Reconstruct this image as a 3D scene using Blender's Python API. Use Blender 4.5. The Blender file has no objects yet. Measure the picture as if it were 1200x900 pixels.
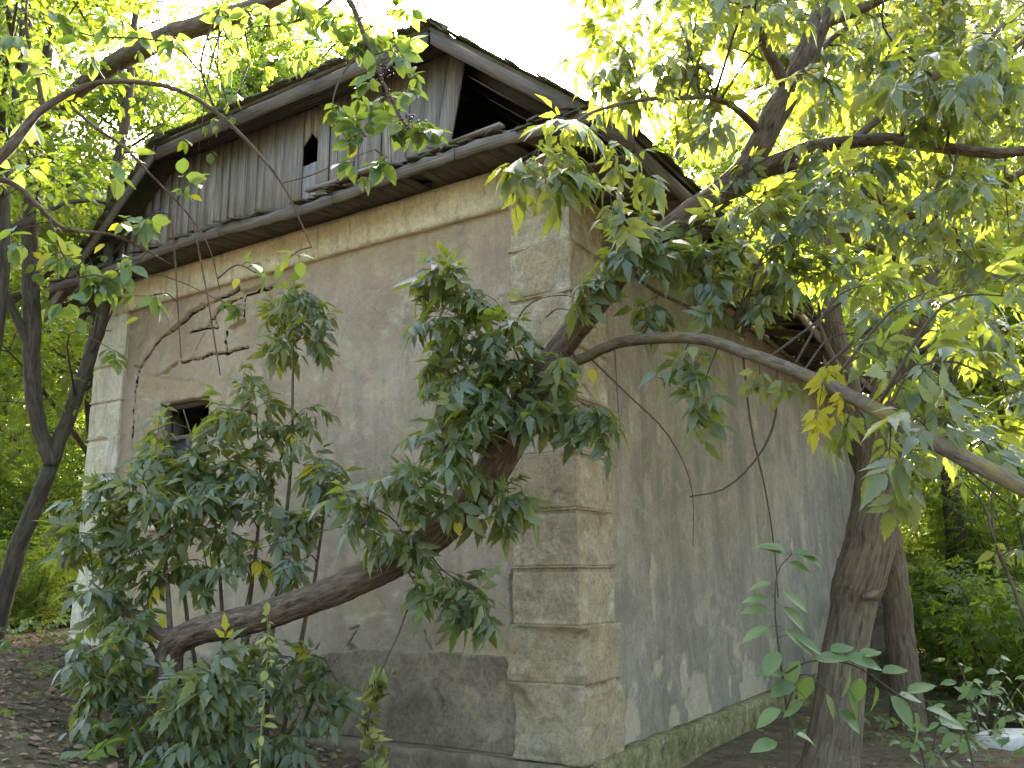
import bpy, math, random
import numpy as np

# ---------------------------------------------------------------- camera, sky, sun, exposure
SC = bpy.context.scene
COL = SC.collection
FPX, PITCH, ROLL, EYE = 1028.0, 0.2153, -0.0104, 1.7        # focal length in px of a 1200 px wide frame
SUN_AZ, SUN_EL = math.radians(1.5), math.radians(37.0)     # azimuth from +Y towards +X

cam_data = bpy.data.cameras.new('camera')
cam_data.sensor_width = 36.0
cam_data.lens = 36.0 * FPX / 1200.0
cam_data.clip_start = 0.05
cam_data.clip_end = 2000.0
cam = bpy.data.objects.new('camera', cam_data)
COL.objects.link(cam)
CAM = np.array([0, 0, EYE])
_cp, _sp, _cr, _sr = math.cos(PITCH), math.sin(PITCH), math.cos(ROLL), math.sin(ROLL)
_R0, VF, _U0 = np.array([1, 0, 0.]), np.array([0, _cp, _sp]), np.array([0, -_sp, _cp])
VR, VU = _cr * _R0 + _sr * _U0, -_sr * _R0 + _cr * _U0
import mathutils
cam.matrix_world = mathutils.Matrix((
    (VR[0], VU[0], -VF[0], CAM[0]), (VR[1], VU[1], -VF[1], CAM[1]),
    (VR[2], VU[2], -VF[2], CAM[2]), (0, 0, 0, 1)))
SC.camera = cam

world = bpy.data.worlds.new('World')
SC.world = world
world.use_nodes = True
wn = world.node_tree
sky = wn.nodes.new('ShaderNodeTexSky')
sky.sky_type = 'NISHITA'
sky.sun_disc = False
sky.sun_elevation = SUN_EL
sky.sun_rotation = SUN_AZ
sky.air_density = 1.0
sky.dust_density = 6.0
sky.ozone_density = 1.0
bg = wn.nodes['Background']
bg.inputs['Strength'].default_value = 0.15
wn.links.new(sky.outputs[0], bg.inputs['Color'])

sun_data = bpy.data.lights.new('sun', 'SUN')
sun_data.energy = 5.0
sun_data.angle = math.radians(0.53)
sun_data.color = (1.0, 0.93, 0.80)
sun = bpy.data.objects.new('sun', sun_data)
COL.objects.link(sun)
_sd = mathutils.Vector((math.sin(SUN_AZ) * math.cos(SUN_EL), math.cos(SUN_AZ) * math.cos(SUN_EL), math.sin(SUN_EL)))
sun.rotation_euler = _sd.to_track_quat('Z', 'Y').to_euler()
sun.location = (0, 0, 30)

SC.view_settings.view_transform = 'Standard'
SC.view_settings.look = 'None'
SC.view_settings.exposure = 3.45
SC.view_settings.gamma = 1.0
SC.view_settings.use_curve_mapping = False
SC.render.engine = 'CYCLES'
SC.cycles.use_denoising = True
SC.cycles.max_bounces = 8
SC.cycles.diffuse_bounces = 4
SC.cycles.transmission_bounces = 6
SC.cycles.transparent_max_bounces = 8
SC.cycles.sample_clamp_indirect = 6.0
SC.cycles.caustics_reflective = False
SC.cycles.caustics_refractive = False

RS = np.random.RandomState(7)
random.seed(7)

# ---------------------------------------------------------------- pixel helpers and the house frame
def ray(u, v):
    return VF + VR * (u - 600) / FPX - VU * (v - 450) / FPX
def at(u, v, y):
    """point on the ray of pixel (u, v) whose distance forward of the camera is y metres"""
    d = ray(u, v)
    return CAM + d * (y / d[1])
def project(P):
    q = P - CAM
    w = q @ VF
    return 600 + FPX * (q @ VR) / w, 450 - FPX * (q @ VU) / w, w
YAW = 1.0006
C0 = np.array([7.2 * math.sin(.0706), 7.2 * math.cos(.0706), 0])      # outer corner of the near pilaster
EL = np.array([-math.sin(YAW), math.cos(YAW), 0])                     # along the left (gable) wall
ER = np.array([math.cos(YAW), math.sin(YAW), 0])                      # along the right (long) wall
EZ = np.array([0, 0, 1.])
WL, LR = 6.95, 14.6                                                   # width of the gable wall, length of the long wall
def H(t, s, z):
    """house coordinates: t along the gable wall, s along the long wall, z up"""
    return C0 + EL * t + ER * s + EZ * z
def onL(u, v, s=0.0):
    d = ray(u, v); k = ((C0 + ER * s - CAM) @ ER) / (d @ ER); P = CAM + d * k
    return float((P - C0) @ EL), float(P[2])
def onR(u, v, t=0.0):
    d = ray(u, v); k = ((C0 + EL * t - CAM) @ EL) / (d @ EL); P = CAM + d * k
    return float((P - C0) @ ER), float(P[2])
def smooth(x, a, b):
    k = np.clip((x - a) / (b - a), 0, 1)
    return k * k * (3 - 2 * k)

# ---------------------------------------------------------------- noise
def _hash(ix, iy, iz):
    n = (ix * 374761393 + iy * 668265263 + iz * 1274126177) & 0x7fffffff
    n = ((n ^ (n >> 13)) * 1274126177) & 0x7fffffff
    n = ((n ^ (n >> 16)) * 668265263) & 0x7fffffff
    return (n & 0xffff) / 65535.0
def vnoise(P):
    P = np.asarray(P, float)
    i = np.floor(P).astype(np.int64); f = P - i; f = f * f * (3 - 2 * f)
    r = 0
    for dx in (0, 1):
        for dy in (0, 1):
            for dz in (0, 1):
                w = (f[:, 0] if dx else 1 - f[:, 0]) * (f[:, 1] if dy else 1 - f[:, 1]) * (f[:, 2] if dz else 1 - f[:, 2])
                r = r + w * _hash(i[:, 0] + dx, i[:, 1] + dy, i[:, 2] + dz)
    return r * 2 - 1
def fbm(P, o=4):
    P = np.asarray(P, float); a, r = 1.0, 0
    for k in range(o):
        r = r + a * vnoise(P + 17.3 * k); P = P * 2.03; a *= .5
    return r / 1.9

# ---------------------------------------------------------------- mesh helpers
def mesh(name, V, faces, mat=None, smooth_=False, attrs=None):
    """faces: list of int arrays (n,3) or (n,4)"""
    V = np.asarray(V, np.float32).reshape(-1, 3)
    me = bpy.data.meshes.new(name)
    faces = [np.asarray(f, np.int32) for f in faces if len(f)]
    me.vertices.add(len(V)); me.vertices.foreach_set('co', V.ravel())
    nl = sum(f.size for f in faces); nf = sum(len(f) for f in faces)
    me.loops.add(nl); me.polygons.add(nf)
    me.loops.foreach_set('vertex_index', np.concatenate([f.ravel() for f in faces]))
    tot = np.concatenate([np.full(len(f), f.shape[1], np.int32) for f in faces])
    st = np.concatenate([[0], np.cumsum(tot)[:-1]]).astype(np.int32)
    me.polygons.foreach_set('loop_start', st)
    if smooth_:
        me.polygons.foreach_set('use_smooth', np.ones(nf, bool))
    for k, a in (attrs or {}).items():
        a = np.asarray(a, np.float32)
        if a.ndim == 2:
            at_ = me.attributes.new(k, 'FLOAT_VECTOR', 'POINT'); at_.data.foreach_set('vector', a.ravel())
        else:
            at_ = me.attributes.new(k, 'FLOAT', 'POINT'); at_.data.foreach_set('value', a)
    me.update(calc_edges=True)
    if mat is not None:
        me.materials.append(MAT[mat])
    return me
def add(name, me, parent=None, kind=None, label=None, cat=None, group=None):
    o = bpy.data.objects.new(name, me)
    COL.objects.link(o)
    if parent is not None: o.parent = parent
    if kind: o['kind'] = kind
    if label: o['label'] = label
    if cat: o['category'] = cat
    if group: o['group'] = group
    return o
def thing(name, label, cat, group=None, loc=(0, 0, 0)):
    o = add(name, None, None, None, label, cat, group)
    o.location = loc
    o.empty_display_size = .2
    return o
class MB:
    """collects pieces into one mesh"""
    def __init__(s): s.V = []; s.Q = []; s.T = []; s.n = 0; s.A = []
    def put(s, V, Q=None, T=None, A=None):
        V = np.asarray(V, float).reshape(-1, 3)
        if Q is not None and len(Q): s.Q.append(np.asarray(Q) + s.n)
        if T is not None and len(T): s.T.append(np.asarray(T) + s.n)
        s.V.append(V); s.n += len(V)
        s.A.append(np.zeros((len(V), 3)) if A is None else A)
    def box(s, f, a, b):
        """box between corners a and b in the coordinates of map f (e.g. H)"""
        (x0, y0, z0), (x1, y1, z1) = a, b
        V = [f(x, y, z) for z in (z0, z1) for x, y in ((x0, y0), (x1, y0), (x1, y1), (x0, y1))]
        s.put(V, [[0, 1, 2, 3], [7, 6, 5, 4], [0, 4, 5, 1], [1, 5, 6, 2], [2, 6, 7, 3], [3, 7, 4, 0]])
    def prism(s, P, d):
        """polygon P (list of 3D points) extruded by vector d"""
        P = np.asarray(P, float); n = len(P); d = np.asarray(d, float)
        T = [[0, i, i + 1] for i in range(1, n - 1)]
        T2 = [[n + a, n + c, n + b] for a, b, c in T]
        Q = [[i, n + i, n + (i + 1) % n, (i + 1) % n] for i in range(n)]
        s.put(np.vstack([P, P + d]), Q, T + T2)
    def beam(s, a, b, w, h, up=(0, 0, 1), jit=0):
        """bar from a to b, width w, height h"""
        a = np.asarray(a, float); b = np.asarray(b, float); d = b - a; d = d / np.linalg.norm(d)
        sd = np.cross(d, up); sd = sd / np.linalg.norm(sd); u = np.cross(sd, d)
        V = []
        for p in (a, b):
            for x, y in ((-1, -1), (1, -1), (1, 1), (-1, 1)):
                V.append(p + sd * x * w / 2 + u * y * h / 2 + (RS.uniform(-1, 1, 3) * jit if jit else 0))
        s.put(V, [[3, 2, 1, 0], [4, 5, 6, 7], [0, 1, 5, 4], [1, 2, 6, 5], [2, 3, 7, 6], [3, 0, 4, 7]])
    def me(s, name, mat, sm=False, attr=None):
        return mesh(name, np.vstack(s.V), s.Q + s.T, mat, sm, {attr: np.vstack(s.A)} if attr else None)

def catmull(P, n):
    P = np.asarray(P, float)
    if len(P) < 3: 
        k = np.linspace(0, 1, n)[:, None]; return P[0] * (1 - k) + P[-1] * k
    Q = np.vstack([2 * P[0] - P[1], P, 2 * P[-1] - P[-2]])
    u = np.linspace(0, len(P) - 1 - 1e-6, n); i = u.astype(int); t = (u - i)[:, None]
    a, b, c, d = Q[i], Q[i + 1], Q[i + 2], Q[i + 3]
    return .5 * (2 * b + (c - a) * t + (2 * a - 5 * b + 4 * c - d) * t * t + (3 * b - a - 3 * c + d) * t ** 3)
def tube(P, r, k=8, rough=0.0, seed=0.0, fine=0.0):
    """tapered tube; returns V, quads, straightened bark coordinates"""
    P = np.asarray(P, float); n = len(P); r = np.asarray(r, float)
    T = np.gradient(P, axis=0); T /= np.linalg.norm(T, axis=1)[:, None] + 1e-9
    x = np.cross(T[0], [0.3, 0.9, 0.1]); x /= np.linalg.norm(x) + 1e-9
    X = np.zeros((n, 3))
    for i in range(n):
        x = x - T[i] * (x @ T[i]); x /= np.linalg.norm(x) + 1e-9; X[i] = x
    Y = np.cross(T, X)
    a = np.linspace(0, 2 * math.pi, k, endpoint=False)
    L = np.concatenate([[0], np.cumsum(np.linalg.norm(np.diff(P, axis=0), axis=1))])
    ca, sa = np.cos(a), np.sin(a)
    rr = np.repeat(r[:, None], k, 1)
    B = np.stack([rr * ca[None], rr * sa[None], np.repeat(L[:, None], k, 1)], -1)
    if rough or fine:
        q = B.reshape(-1, 3) + seed
        lump = fbm(q * np.array([3.5, 3.5, 2.2]), 3).reshape(n, k)
        fur = fbm(q * np.array([26, 26, 5.5]), 4).reshape(n, k)
        rr = rr * (1 + rough * lump) + fine * (-np.abs(fur) * 1.6 + .5)
    V = P[:, None] + X[:, None] * (rr * ca[None])[..., None] + Y[:, None] * (rr * sa[None])[..., None]
    i = np.arange(n - 1)[:, None] * k; j = np.arange(k)[None]; j2 = (j + 1) % k
    Q = np.stack([i + j, i + j2, i + k + j2, i + k + j], -1).reshape(-1, 4)
    V = V.reshape(-1, 3); nb = len(V)
    V = np.vstack([V, P[0], P[-1]])
    cap = [[nb, (q + 1) % k, q] for q in range(k)] + [[nb + 1, (n - 1) * k + q, (n - 1) * k + (q + 1) % k] for q in range(k)]
    return V, Q, np.array(cap), np.vstack([B.reshape(-1, 3), B[0, 0], B[-1, 0]])

# ---------------------------------------------------------------- materials
MAT = {}
class NT:
    def __init__(s, name):
        m = bpy.data.materials.new(name); m.use_nodes = True
        s.m = m; s.t = m.node_tree; s.p = s.t.nodes['Principled BSDF']; s.out = s.t.nodes['Material Output']
        MAT[name] = m
    def n(s, typ, **kw):
        x = s.t.nodes.new(typ)
        for k, v in kw.items(): setattr(x, k, v)
        return x
    def l(s, a, b): s.t.links.new(a, b)
    def coord(s, scale=(1, 1, 1), attr=None, out='Object'):
        if attr:
            c = s.n('ShaderNodeAttribute', attribute_name=attr).outputs['Vector']
        elif out == 'pos':
            c = s.n('ShaderNodeNewGeometry').outputs['Position']
        else:
            c = s.n('ShaderNodeTexCoord').outputs[out]
        mp = s.n('ShaderNodeMapping'); mp.inputs['Scale'].default_value = scale
        s.l(c, mp.inputs['Vector']); return mp.outputs[0]
    def noise(s, co, scale, detail=4, rough=.6, dist=0):
        x = s.n('ShaderNodeTexNoise'); x.inputs['Scale'].default_value = scale
        x.inputs['Detail'].default_value = detail; x.inputs['Roughness'].default_value = rough
        x.inputs['Distortion'].default_value = dist
        s.l(co, x.inputs['Vector']); return x.outputs['Fac']
    def ramp(s, fac, stops):
        x = s.n('ShaderNodeValToRGB'); e = x.color_ramp.elements
        while len(e) < len(stops): e.new(.5)
        for q, (p, c) in zip(e, stops):
            q.position = p; q.color = (*c, 1) if len(c) == 3 else c
        s.l(fac, x.inputs[0]); return x.outputs[0]
    def g(s, fac, a, b): return s.ramp(fac, [(a, (0, 0, 0)), (b, (1, 1, 1))])
    def mix(s, fac, a, b, typ='MIX'):
        x = s.n('ShaderNodeMix', data_type='RGBA', blend_type=typ)
        if isinstance(fac, (int, float)): x.inputs[0].default_value = fac
        else: s.l(fac, x.inputs[0])
        for v, i in ((a, 6), (b, 7)):
            if isinstance(v, tuple): x.inputs[i].default_value = (*v, 1)
            else: s.l(v, x.inputs[i])
        return x.outputs[2]
    def grain(s, c, lo=.5, hi=1.3, sc=22):
        """uneven, speckled tone of old lime and cement"""
        co_ = s.coord()
        c = s.mix(1.0, c, s.ramp(s.noise(co_, sc, 9, .8, .5), [(.33, (lo, lo, lo * .97)), (.5, (1, 1, 1)), (.68, (hi, hi, hi))]), 'MULTIPLY')
        return s.mix(1.0, c, s.ramp(s.noise(co_, sc * .22, 8, .75, 1.0), [(.33, (lo * 1.2, lo * 1.2, lo * 1.2)), (.5, (1, 1, 1)), (.66, (1.15, 1.15, 1.14))]), 'MULTIPLY')
    def math(s, op, a, b=0.0):
        x = s.n('ShaderNodeMath', operation=op)
        for v, i in ((a, 0), (b, 1)):
            if isinstance(v, (int, float)): x.inputs[i].default_value = v
            else: s.l(v, x.inputs[i])
        return x.outputs[0]
    def bump(s, h, strength=.5, dist=.01):
        x = s.n('ShaderNodeBump'); x.inputs['Strength'].default_value = strength; x.inputs['Distance'].default_value = dist
        s.l(h, x.inputs['Height']); s.l(x.outputs[0], s.p.inputs['Normal'])
    def done(s, col, rough=.85, spec=.25):
        s.l(col, s.p.inputs['Base Color']) if not isinstance(col, tuple) else setattr(s.p.inputs['Base Color'], 'default_value', (*col, 1))
        if isinstance(rough, (int, float)): s.p.inputs['Roughness'].default_value = rough
        else: s.l(rough, s.p.inputs['Roughness'])
        s.p.inputs['Specular IOR Level'].default_value = spec

# beige plaster of the gable wall
m = NT('plaster_beige'); co = m.coord()
big, mid, fin = m.noise(co, .9, 5, .62), m.noise(co, 4.5, 5, .65), m.noise(co, 60, 4, .7)
st = m.noise(m.coord((2.2, 2.2, .28)), 2.2, 5, .65)
c = m.ramp(big, [(.3, (.27, .215, .15)), (.52, (.36, .295, .215)), (.72, (.43, .36, .27))])
c = m.mix(m.math('MULTIPLY', m.g(st, .48, .72), .8), c, (.22, .18, .13))
c = m.mix(m.g(mid, .52, .70), c, (.44, .38, .28))
c = m.mix(m.math('MULTIPLY', m.g(m.noise(co, 2.3, 8, .75, .9), .56, .62), .5), c, (.25, .21, .155))
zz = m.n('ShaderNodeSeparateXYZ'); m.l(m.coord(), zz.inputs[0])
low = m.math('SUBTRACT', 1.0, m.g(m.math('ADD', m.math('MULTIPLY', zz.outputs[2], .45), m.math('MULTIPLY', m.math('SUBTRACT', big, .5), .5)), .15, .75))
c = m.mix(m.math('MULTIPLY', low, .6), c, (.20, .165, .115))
dm = m.n('ShaderNodeAttribute', attribute_name='dmg').outputs['Fac']
c = m.mix(m.math('MULTIPLY', dm, .85), c, m.mix(mid, (.30, .23, .13), (.44, .36, .24)))
c = m.mix(m.math('MULTIPLY', m.g(fin, .35, .7), .22), c, (.16, .13, .10))
c = m.grain(c, 0.82, 1.08, 30)
m.done(c, .93, .15); m.bump(m.math('ADD', m.math('MULTIPLY', m.noise(co, 12, 6, .7, .4), 1.4), fin), .8, .010)
# grey weathered plaster of the long wall
m = NT('plaster_grey'); co = m.coord()
stx = m.noise(m.coord((1.5, 1.5, .35)), 1.5, 7, .7, .6); st2 = m.noise(m.coord((5.0, 5.0, .5)), 2.0, 6, .7, .4)
mid, fin = m.noise(co, 2.6, 8, .74, .7), m.noise(co, 55, 4, .7)
blot = m.noise(co, 1.1, 7, .72, .8)
c = m.ramp(stx, [(.30, (.19, .17, .135)), (.45, (.275, .245, .195)), (.58, (.34, .30, .235)), (.74, (.41, .36, .28))])
c = m.mix(m.math('MULTIPLY', m.g(st2, .5, .72), .45), c, (.16, .145, .122))
c = m.mix(m.math('MULTIPLY', m.g(blot, .44, .66), .7), c, (.175, .157, .128))
c = m.mix(m.math('MULTIPLY', m.g(mid, .52, .68), .7), c, (.43, .375, .285))
c = m.mix(m.math('MULTIPLY', m.g(m.noise(m.coord((2.4, 2.4, .22)), 1.1, 6, .7, .5), .52, .72), .6), c, (.145, .13, .108))
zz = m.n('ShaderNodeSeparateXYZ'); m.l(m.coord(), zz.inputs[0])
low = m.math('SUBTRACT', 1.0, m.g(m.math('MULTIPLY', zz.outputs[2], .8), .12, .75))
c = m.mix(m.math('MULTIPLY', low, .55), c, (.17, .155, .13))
dm = m.n('ShaderNodeAttribute', attribute_name='dmg').outputs['Fac']
c = m.mix(m.math('MULTIPLY', dm, .8), c, (.45, .385, .285))
c = m.mix(m.math('MULTIPLY', m.g(fin, .38, .66), .4), c, (.13, .12, .10))
c = m.grain(c, 0.78, 1.1, 22)
m.done(c, .94, .12); m.bump(m.math('ADD', mid, m.math('MULTIPLY', fin, .7)), .8, .012)
# pilaster stone with the remains of limewash
m = NT('pilaster_stone'); co = m.coord()
mid, fin = m.noise(co, 5.0, 6, .7, .5), m.noise(co, 70, 4, .7)
big = m.noise(co, 1.6, 5, .7)
c = m.ramp(big, [(.3, (.25, .205, .135)), (.5, (.34, .29, .20)), (.7, (.43, .38, .28))])
c = m.mix(m.math('MULTIPLY', m.g(mid, .50, .64), .6), c, (.52, .48, .38))
c = m.mix(m.g(m.noise(m.coord((3, 3, .5)), 3.0, 5, .7), .56, .72), c, (.21, .19, .15))
dm = m.n('ShaderNodeAttribute', attribute_name='dmg').outputs['Fac']
c = m.mix(m.math('MULTIPLY', dm, .8), c, m.mix(mid, (.24, .185, .11), (.37, .30, .19)))
c = m.mix(m.math('MULTIPLY', m.g(fin, .45, .65), .45), c, (.17, .15, .11))
c = m.grain(c, 0.62, 1.22, 30)
m.done(c, .93, .15); m.bump(m.math('ADD', m.math('MULTIPLY', mid, .5), fin), .6, .006)
# limewashed far pilaster and cornice band
m = NT('limewash'); co = m.coord()
mid, fin = m.noise(co, 3.0, 5, .65), m.noise(co, 45, 4, .7)
st = m.noise(m.coord((4, 4, .5)), 3.0, 5, .65)
c = m.ramp(mid, [(.3, (.46, .42, .30)), (.55, (.56, .52, .40)), (.75, (.64, .60, .48))])
c = m.mix(m.g(st, .5, .72), c, (.33, .30, .22))
c = m.mix(m.math('MULTIPLY', m.g(fin, .5, .7), .3), c, (.25, .22, .16))
c = m.grain(c, 0.7, 1.12, 24)
m.done(c, .92, .15); m.bump(fin, .4, .005)
# damp cement render near the ground
m = NT('cement_dark'); co = m.coord()
mid, fin = m.noise(co, 2.5, 6, .65, .3), m.noise(co, 80, 4, .7)
c = m.ramp(mid, [(.3, (.15, .118, .076)), (.5, (.23, .185, .122)), (.7, (.31, .255, .172))])
c = m.mix(m.math('MULTIPLY', m.g(m.noise(co, .9, 6, .7, .5), .45, .6), .7), c, (.12, .098, .066))
c = m.mix(m.math('MULTIPLY', m.g(fin, .4, .7), .3), c, (.08, .07, .05))
c = m.grain(c, 0.55, 1.25, 24)
m.done(c, .9, .2); m.bump(m.math('ADD', mid, fin), .35, .005)
# mossy plinth
m = NT('plinth_mossy'); co = m.coord()
mid, fin = m.noise(co, 3.0, 6, .7, .5), m.noise(co, 50, 4, .7)
c = m.ramp(mid, [(.3, (.12, .115, .055)), (.5, (.21, .19, .10)), (.62, (.30, .26, .15)), (.8, (.35, .31, .22))])
c = m.mix(m.math('MULTIPLY', m.g(m.noise(co, 2.6, 6, .75, .6), .5, .62), .8), c, (.14, .135, .055))
c = m.mix(m.math('MULTIPLY', m.g(fin, .45, .65), .45), c, (.08, .08, .04))
c = m.grain(c, 0.4, 1.4, 14)
m.done(c, .95, .1); m.bump(m.math('ADD', mid, fin), .6, .01)
def wood(name, a, b, cdark, scale=1.0):
    m = NT(name)
    rnd = m.n('ShaderNodeObjectInfo').outputs['Random']
    at_ = m.n('ShaderNodeAttribute', attribute_name='bk').outputs['Vector']
    off = m.n('ShaderNodeVectorMath', operation='ADD'); m.l(at_, off.inputs[0])
    cmb = m.n('ShaderNodeCombineXYZ'); m.l(m.math('MULTIPLY', rnd, 37.0), cmb.inputs[0]); m.l(m.math('MULTIPLY', rnd, 11.0), cmb.inputs[2])
    m.l(cmb.outputs[0], off.inputs[1])
    mp = m.n('ShaderNodeMapping'); mp.inputs['Scale'].default_value = (60 * scale, 60 * scale, 2.2); m.l(off.outputs[0], mp.inputs[0])
    gr = m.noise(mp.outputs[0], 1.0, 5, .65, .4)
    mp2 = m.n('ShaderNodeMapping'); mp2.inputs['Scale'].default_value = (4, 4, .9); m.l(off.outputs[0], mp2.inputs[0])
    bl = m.noise(mp2.outputs[0], 1.0, 4, .6)
    c = m.ramp(gr, [(.3, cdark), (.5, a), (.72, b)])
    c = m.mix(m.math('MULTIPLY', m.g(bl, .45, .75), .6), c, cdark)
    c = m.mix(m.math('MULTIPLY', rnd, .35), c, (a[0] * .55, a[1] * .55, a[2] * .55))
    m.done(c, .9, .15); m.bump(gr, .6, .006)
wood('wood_grey', (.25, .225, .20), (.37, .345, .31), (.10, .088, .075))
wood('wood_dark', (.13, .108, .085), (.20, .17, .135), (.05, .042, .034))
wood('wood_pale', (.33, .27, .18), (.42, .36, .26), (.16, .13, .09))
m = NT('shingle'); co = m.coord()
c = m.ramp(m.noise(co, 9, 5, .7), [(.3, (.05, .045, .035)), (.5, (.10, .09, .065)), (.65, (.085, .095, .035)), (.8, (.15, .135, .10))])
m.done(c, .95, .1); m.bump(m.noise(co, 60, 4, .7), .6, .01)
m = NT('unlit_room_black'); m.done((.012, .012, .013), .9, .1)  # near-black colour standing in for the shade inside the house
m = NT('pane_glass'); co = m.coord()
m.done(m.ramp(m.noise(co, 6, 4), [(.3, (.02, .024, .026)), (.7, (.06, .068, .07))]), .35, .3)
def bark(name, a, b, cdark, sx=30, sz=5, bump=.9, moss=None):
    m = NT(name)
    at_ = m.coord((sx, sx, sz), 'bk')
    gr = m.noise(at_, 1.0, 6, .68, .5)
    bl = m.noise(m.coord((2, 2, 1.4), 'bk'), 1.0, 4, .6)
    c = m.ramp(gr, [(.32, cdark), (.5, a), (.7, b)])
    c = m.mix(m.math('MULTIPLY', m.g(bl, .4, .75), .5), c, a)
    if moss: c = m.mix(m.math('MULTIPLY', m.g(m.noise(m.coord((9, 9, 3), 'bk'), 1.0, 5, .7), .5, .66), .7), c, moss)
    m.done(c, .92, .15); m.bump(gr, bump, .012)
bark('bark_elder', (.10, .074, .054), (.19, .148, .11), (.022, .016, .012), 34, 8, 1.0)
bark('bark_grey', (.125, .096, .066), (.20, .158, .112), (.045, .034, .024), 30, 4.5, 1.0)
bark('bark_limb', (.105, .085, .060), (.17, .145, .11), (.045, .036, .026), 40, 9, .6, (.19, .155, .035))
bark('bark_far', (.075, .062, .045), (.125, .105, .08), (.03, .024, .018), 22, 4, .6)
m = NT('twig_bark'); m.done((.065, .050, .038), .85, .2)
m = NT('green_stem'); m.done((.14, .17, .065), .6, .3)

def leafmat(name, cols, trans, rough=.42, tw=.45, spec=.45, under=None):
    """cols: dark, mid, light tint; light passes through the blade"""
    m = NT(name)
    t1 = m.n('ShaderNodeAttribute', attribute_name='tint').outputs['Fac']
    rnd = m.n('ShaderNodeObjectInfo').outputs['Random']
    f = m.math('ADD', t1, m.math('MULTIPLY', rnd, .35))
    no = m.noise(m.coord(out='pos'), 23, 3, .6)
    f = m.math('ADD', f, m.math('MULTIPLY', m.math('SUBTRACT', no, .5), .45))
    c = m.ramp(f, [(.0, cols[0]), (.5, cols[1]), (1.0, cols[2])])
    if under:
        c = m.mix(m.n('ShaderNodeNewGeometry').outputs['Backfacing'], c, m.mix(.6, c, under))
    m.done(c, rough, spec)
    tr = m.n('ShaderNodeBsdfTranslucent')
    m.l(m.mix(m.math('MULTIPLY', f, .6), trans[0], trans[1]), tr.inputs['Color'])
    mx = m.n('ShaderNodeMixShader'); mx.inputs[0].default_value = tw
    m.l(m.p.outputs[0], mx.inputs[1]); m.l(tr.outputs[0], mx.inputs[2]); m.l(mx.outputs[0], m.out.inputs['Surface'])
leafmat('leaf_elder', ((.062, .088, .048), (.088, .120, .062), (.12, .152, .072)), ((.28, .36, .025), (.46, .46, .03)), .36, .42, .75, (.12, .15, .09))
leafmat('leaf_ovate', ((.05, .09, .04), (.07, .125, .055), (.10, .16, .06)), ((.20, .32, .04), (.34, .42, .04)), .45, .38, .45, (.13, .18, .10))
leafmat('leaf_wood', ((.055, .09, .03), (.08, .125, .035), (.11, .15, .04)), ((.27, .40, .025), (.48, .52, .03)), .5, .5, .35)
leafmat('leaf_pale', ((.12, .155, .07), (.15, .18, .075), (.19, .21, .085)), ((.32, .40, .035), (.48, .48, .04)), .5, .42, .4, (.18, .21, .13))
leafmat('leaf_yellow', ((.30, .30, .03), (.42, .38, .03), (.50, .42, .04)), ((.55, .50, .03), (.65, .52, .04)), .5, .5, .3)
leafmat('leaf_wilted', ((.17, .22, .06), (.26, .28, .08), (.36, .34, .13)), ((.3, .33, .06), (.42, .38, .08)), .6, .4, .2)
leafmat('leaf_dry', ((.12, .085, .05), (.22, .155, .095), (.34, .255, .165)), ((.2, .13, .06), (.3, .2, .1)), .8, .25, .15)
m = NT('berry'); m.done((.035, .02, .025), .35, .5)
m = NT('stone'); co = m.coord(); m.done(m.ramp(m.noise(co, 8, 5, .65), [(.3, (.38, .36, .32)), (.7, (.60, .58, .54))]), .9, .2); m.bump(m.noise(co, 40, 4), .5, .01)
# forest floor
m = NT('forest_floor'); co = m.coord(out='pos')
big, mid, fin = m.noise(co, .45, 5, .6), m.noise(co, 5, 6, .7, .6), m.noise(co, 38, 5, .75, .8)
c = m.ramp(mid, [(.3, (.065, .047, .030)), (.5, (.12, .09, .06)), (.7, (.19, .148, .10))])
c = m.mix(m.g(fin, .52, .62), c, (.20, .155, .105))
c = m.mix(m.math('MULTIPLY', m.g(big, .52, .68), .55), c, (.05, .07, .022))
m.done(c, .96, .1); m.bump(m.math('ADD', m.math('MULTIPLY', mid, .8), fin), .9, .03)

# ---------------------------------------------------------------- the ground
def gz(x, y):
    x = np.asarray(x, float); y = np.asarray(y, float)
    bank = .95 * smooth(-x, .2, 5.2) * smooth(y, 1.0, 6.0)
    P = np.stack([x, y, 0 * x], -1).reshape(-1, 3)
    n = fbm(P * .35, 3).reshape(x.shape) * .12 + fbm(P * 2.1, 3).reshape(x.shape) * .035
    far = smooth(np.hypot(x, y), 40, 300) * 3.0
    return bank + n * smooth(np.hypot(x, y), 1, 5) + far - .02
def gz1(x, y): return float(gz(np.array([x]), np.array([y]))[0])
u = np.sinh(np.linspace(-1, 1, 241) * 4.6) / math.sinh(4.6)
GX, GY = np.meshgrid(u * 240, u * 240 + 7)
GV = np.stack([GX, GY, gz(GX, GY)], -1).reshape(-1, 3)
def gridq(nu, nv):
    i = np.arange(nv - 1)[:, None] * nu; j = np.arange(nu - 1)[None]
    return np.stack([i + j, i + j + 1, i + nu + j + 1, i + nu + j], -1).reshape(-1, 4)
add('ground', mesh('ground', GV, [gridq(241, 241)], 'forest_floor', True), None, 'structure')

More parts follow.
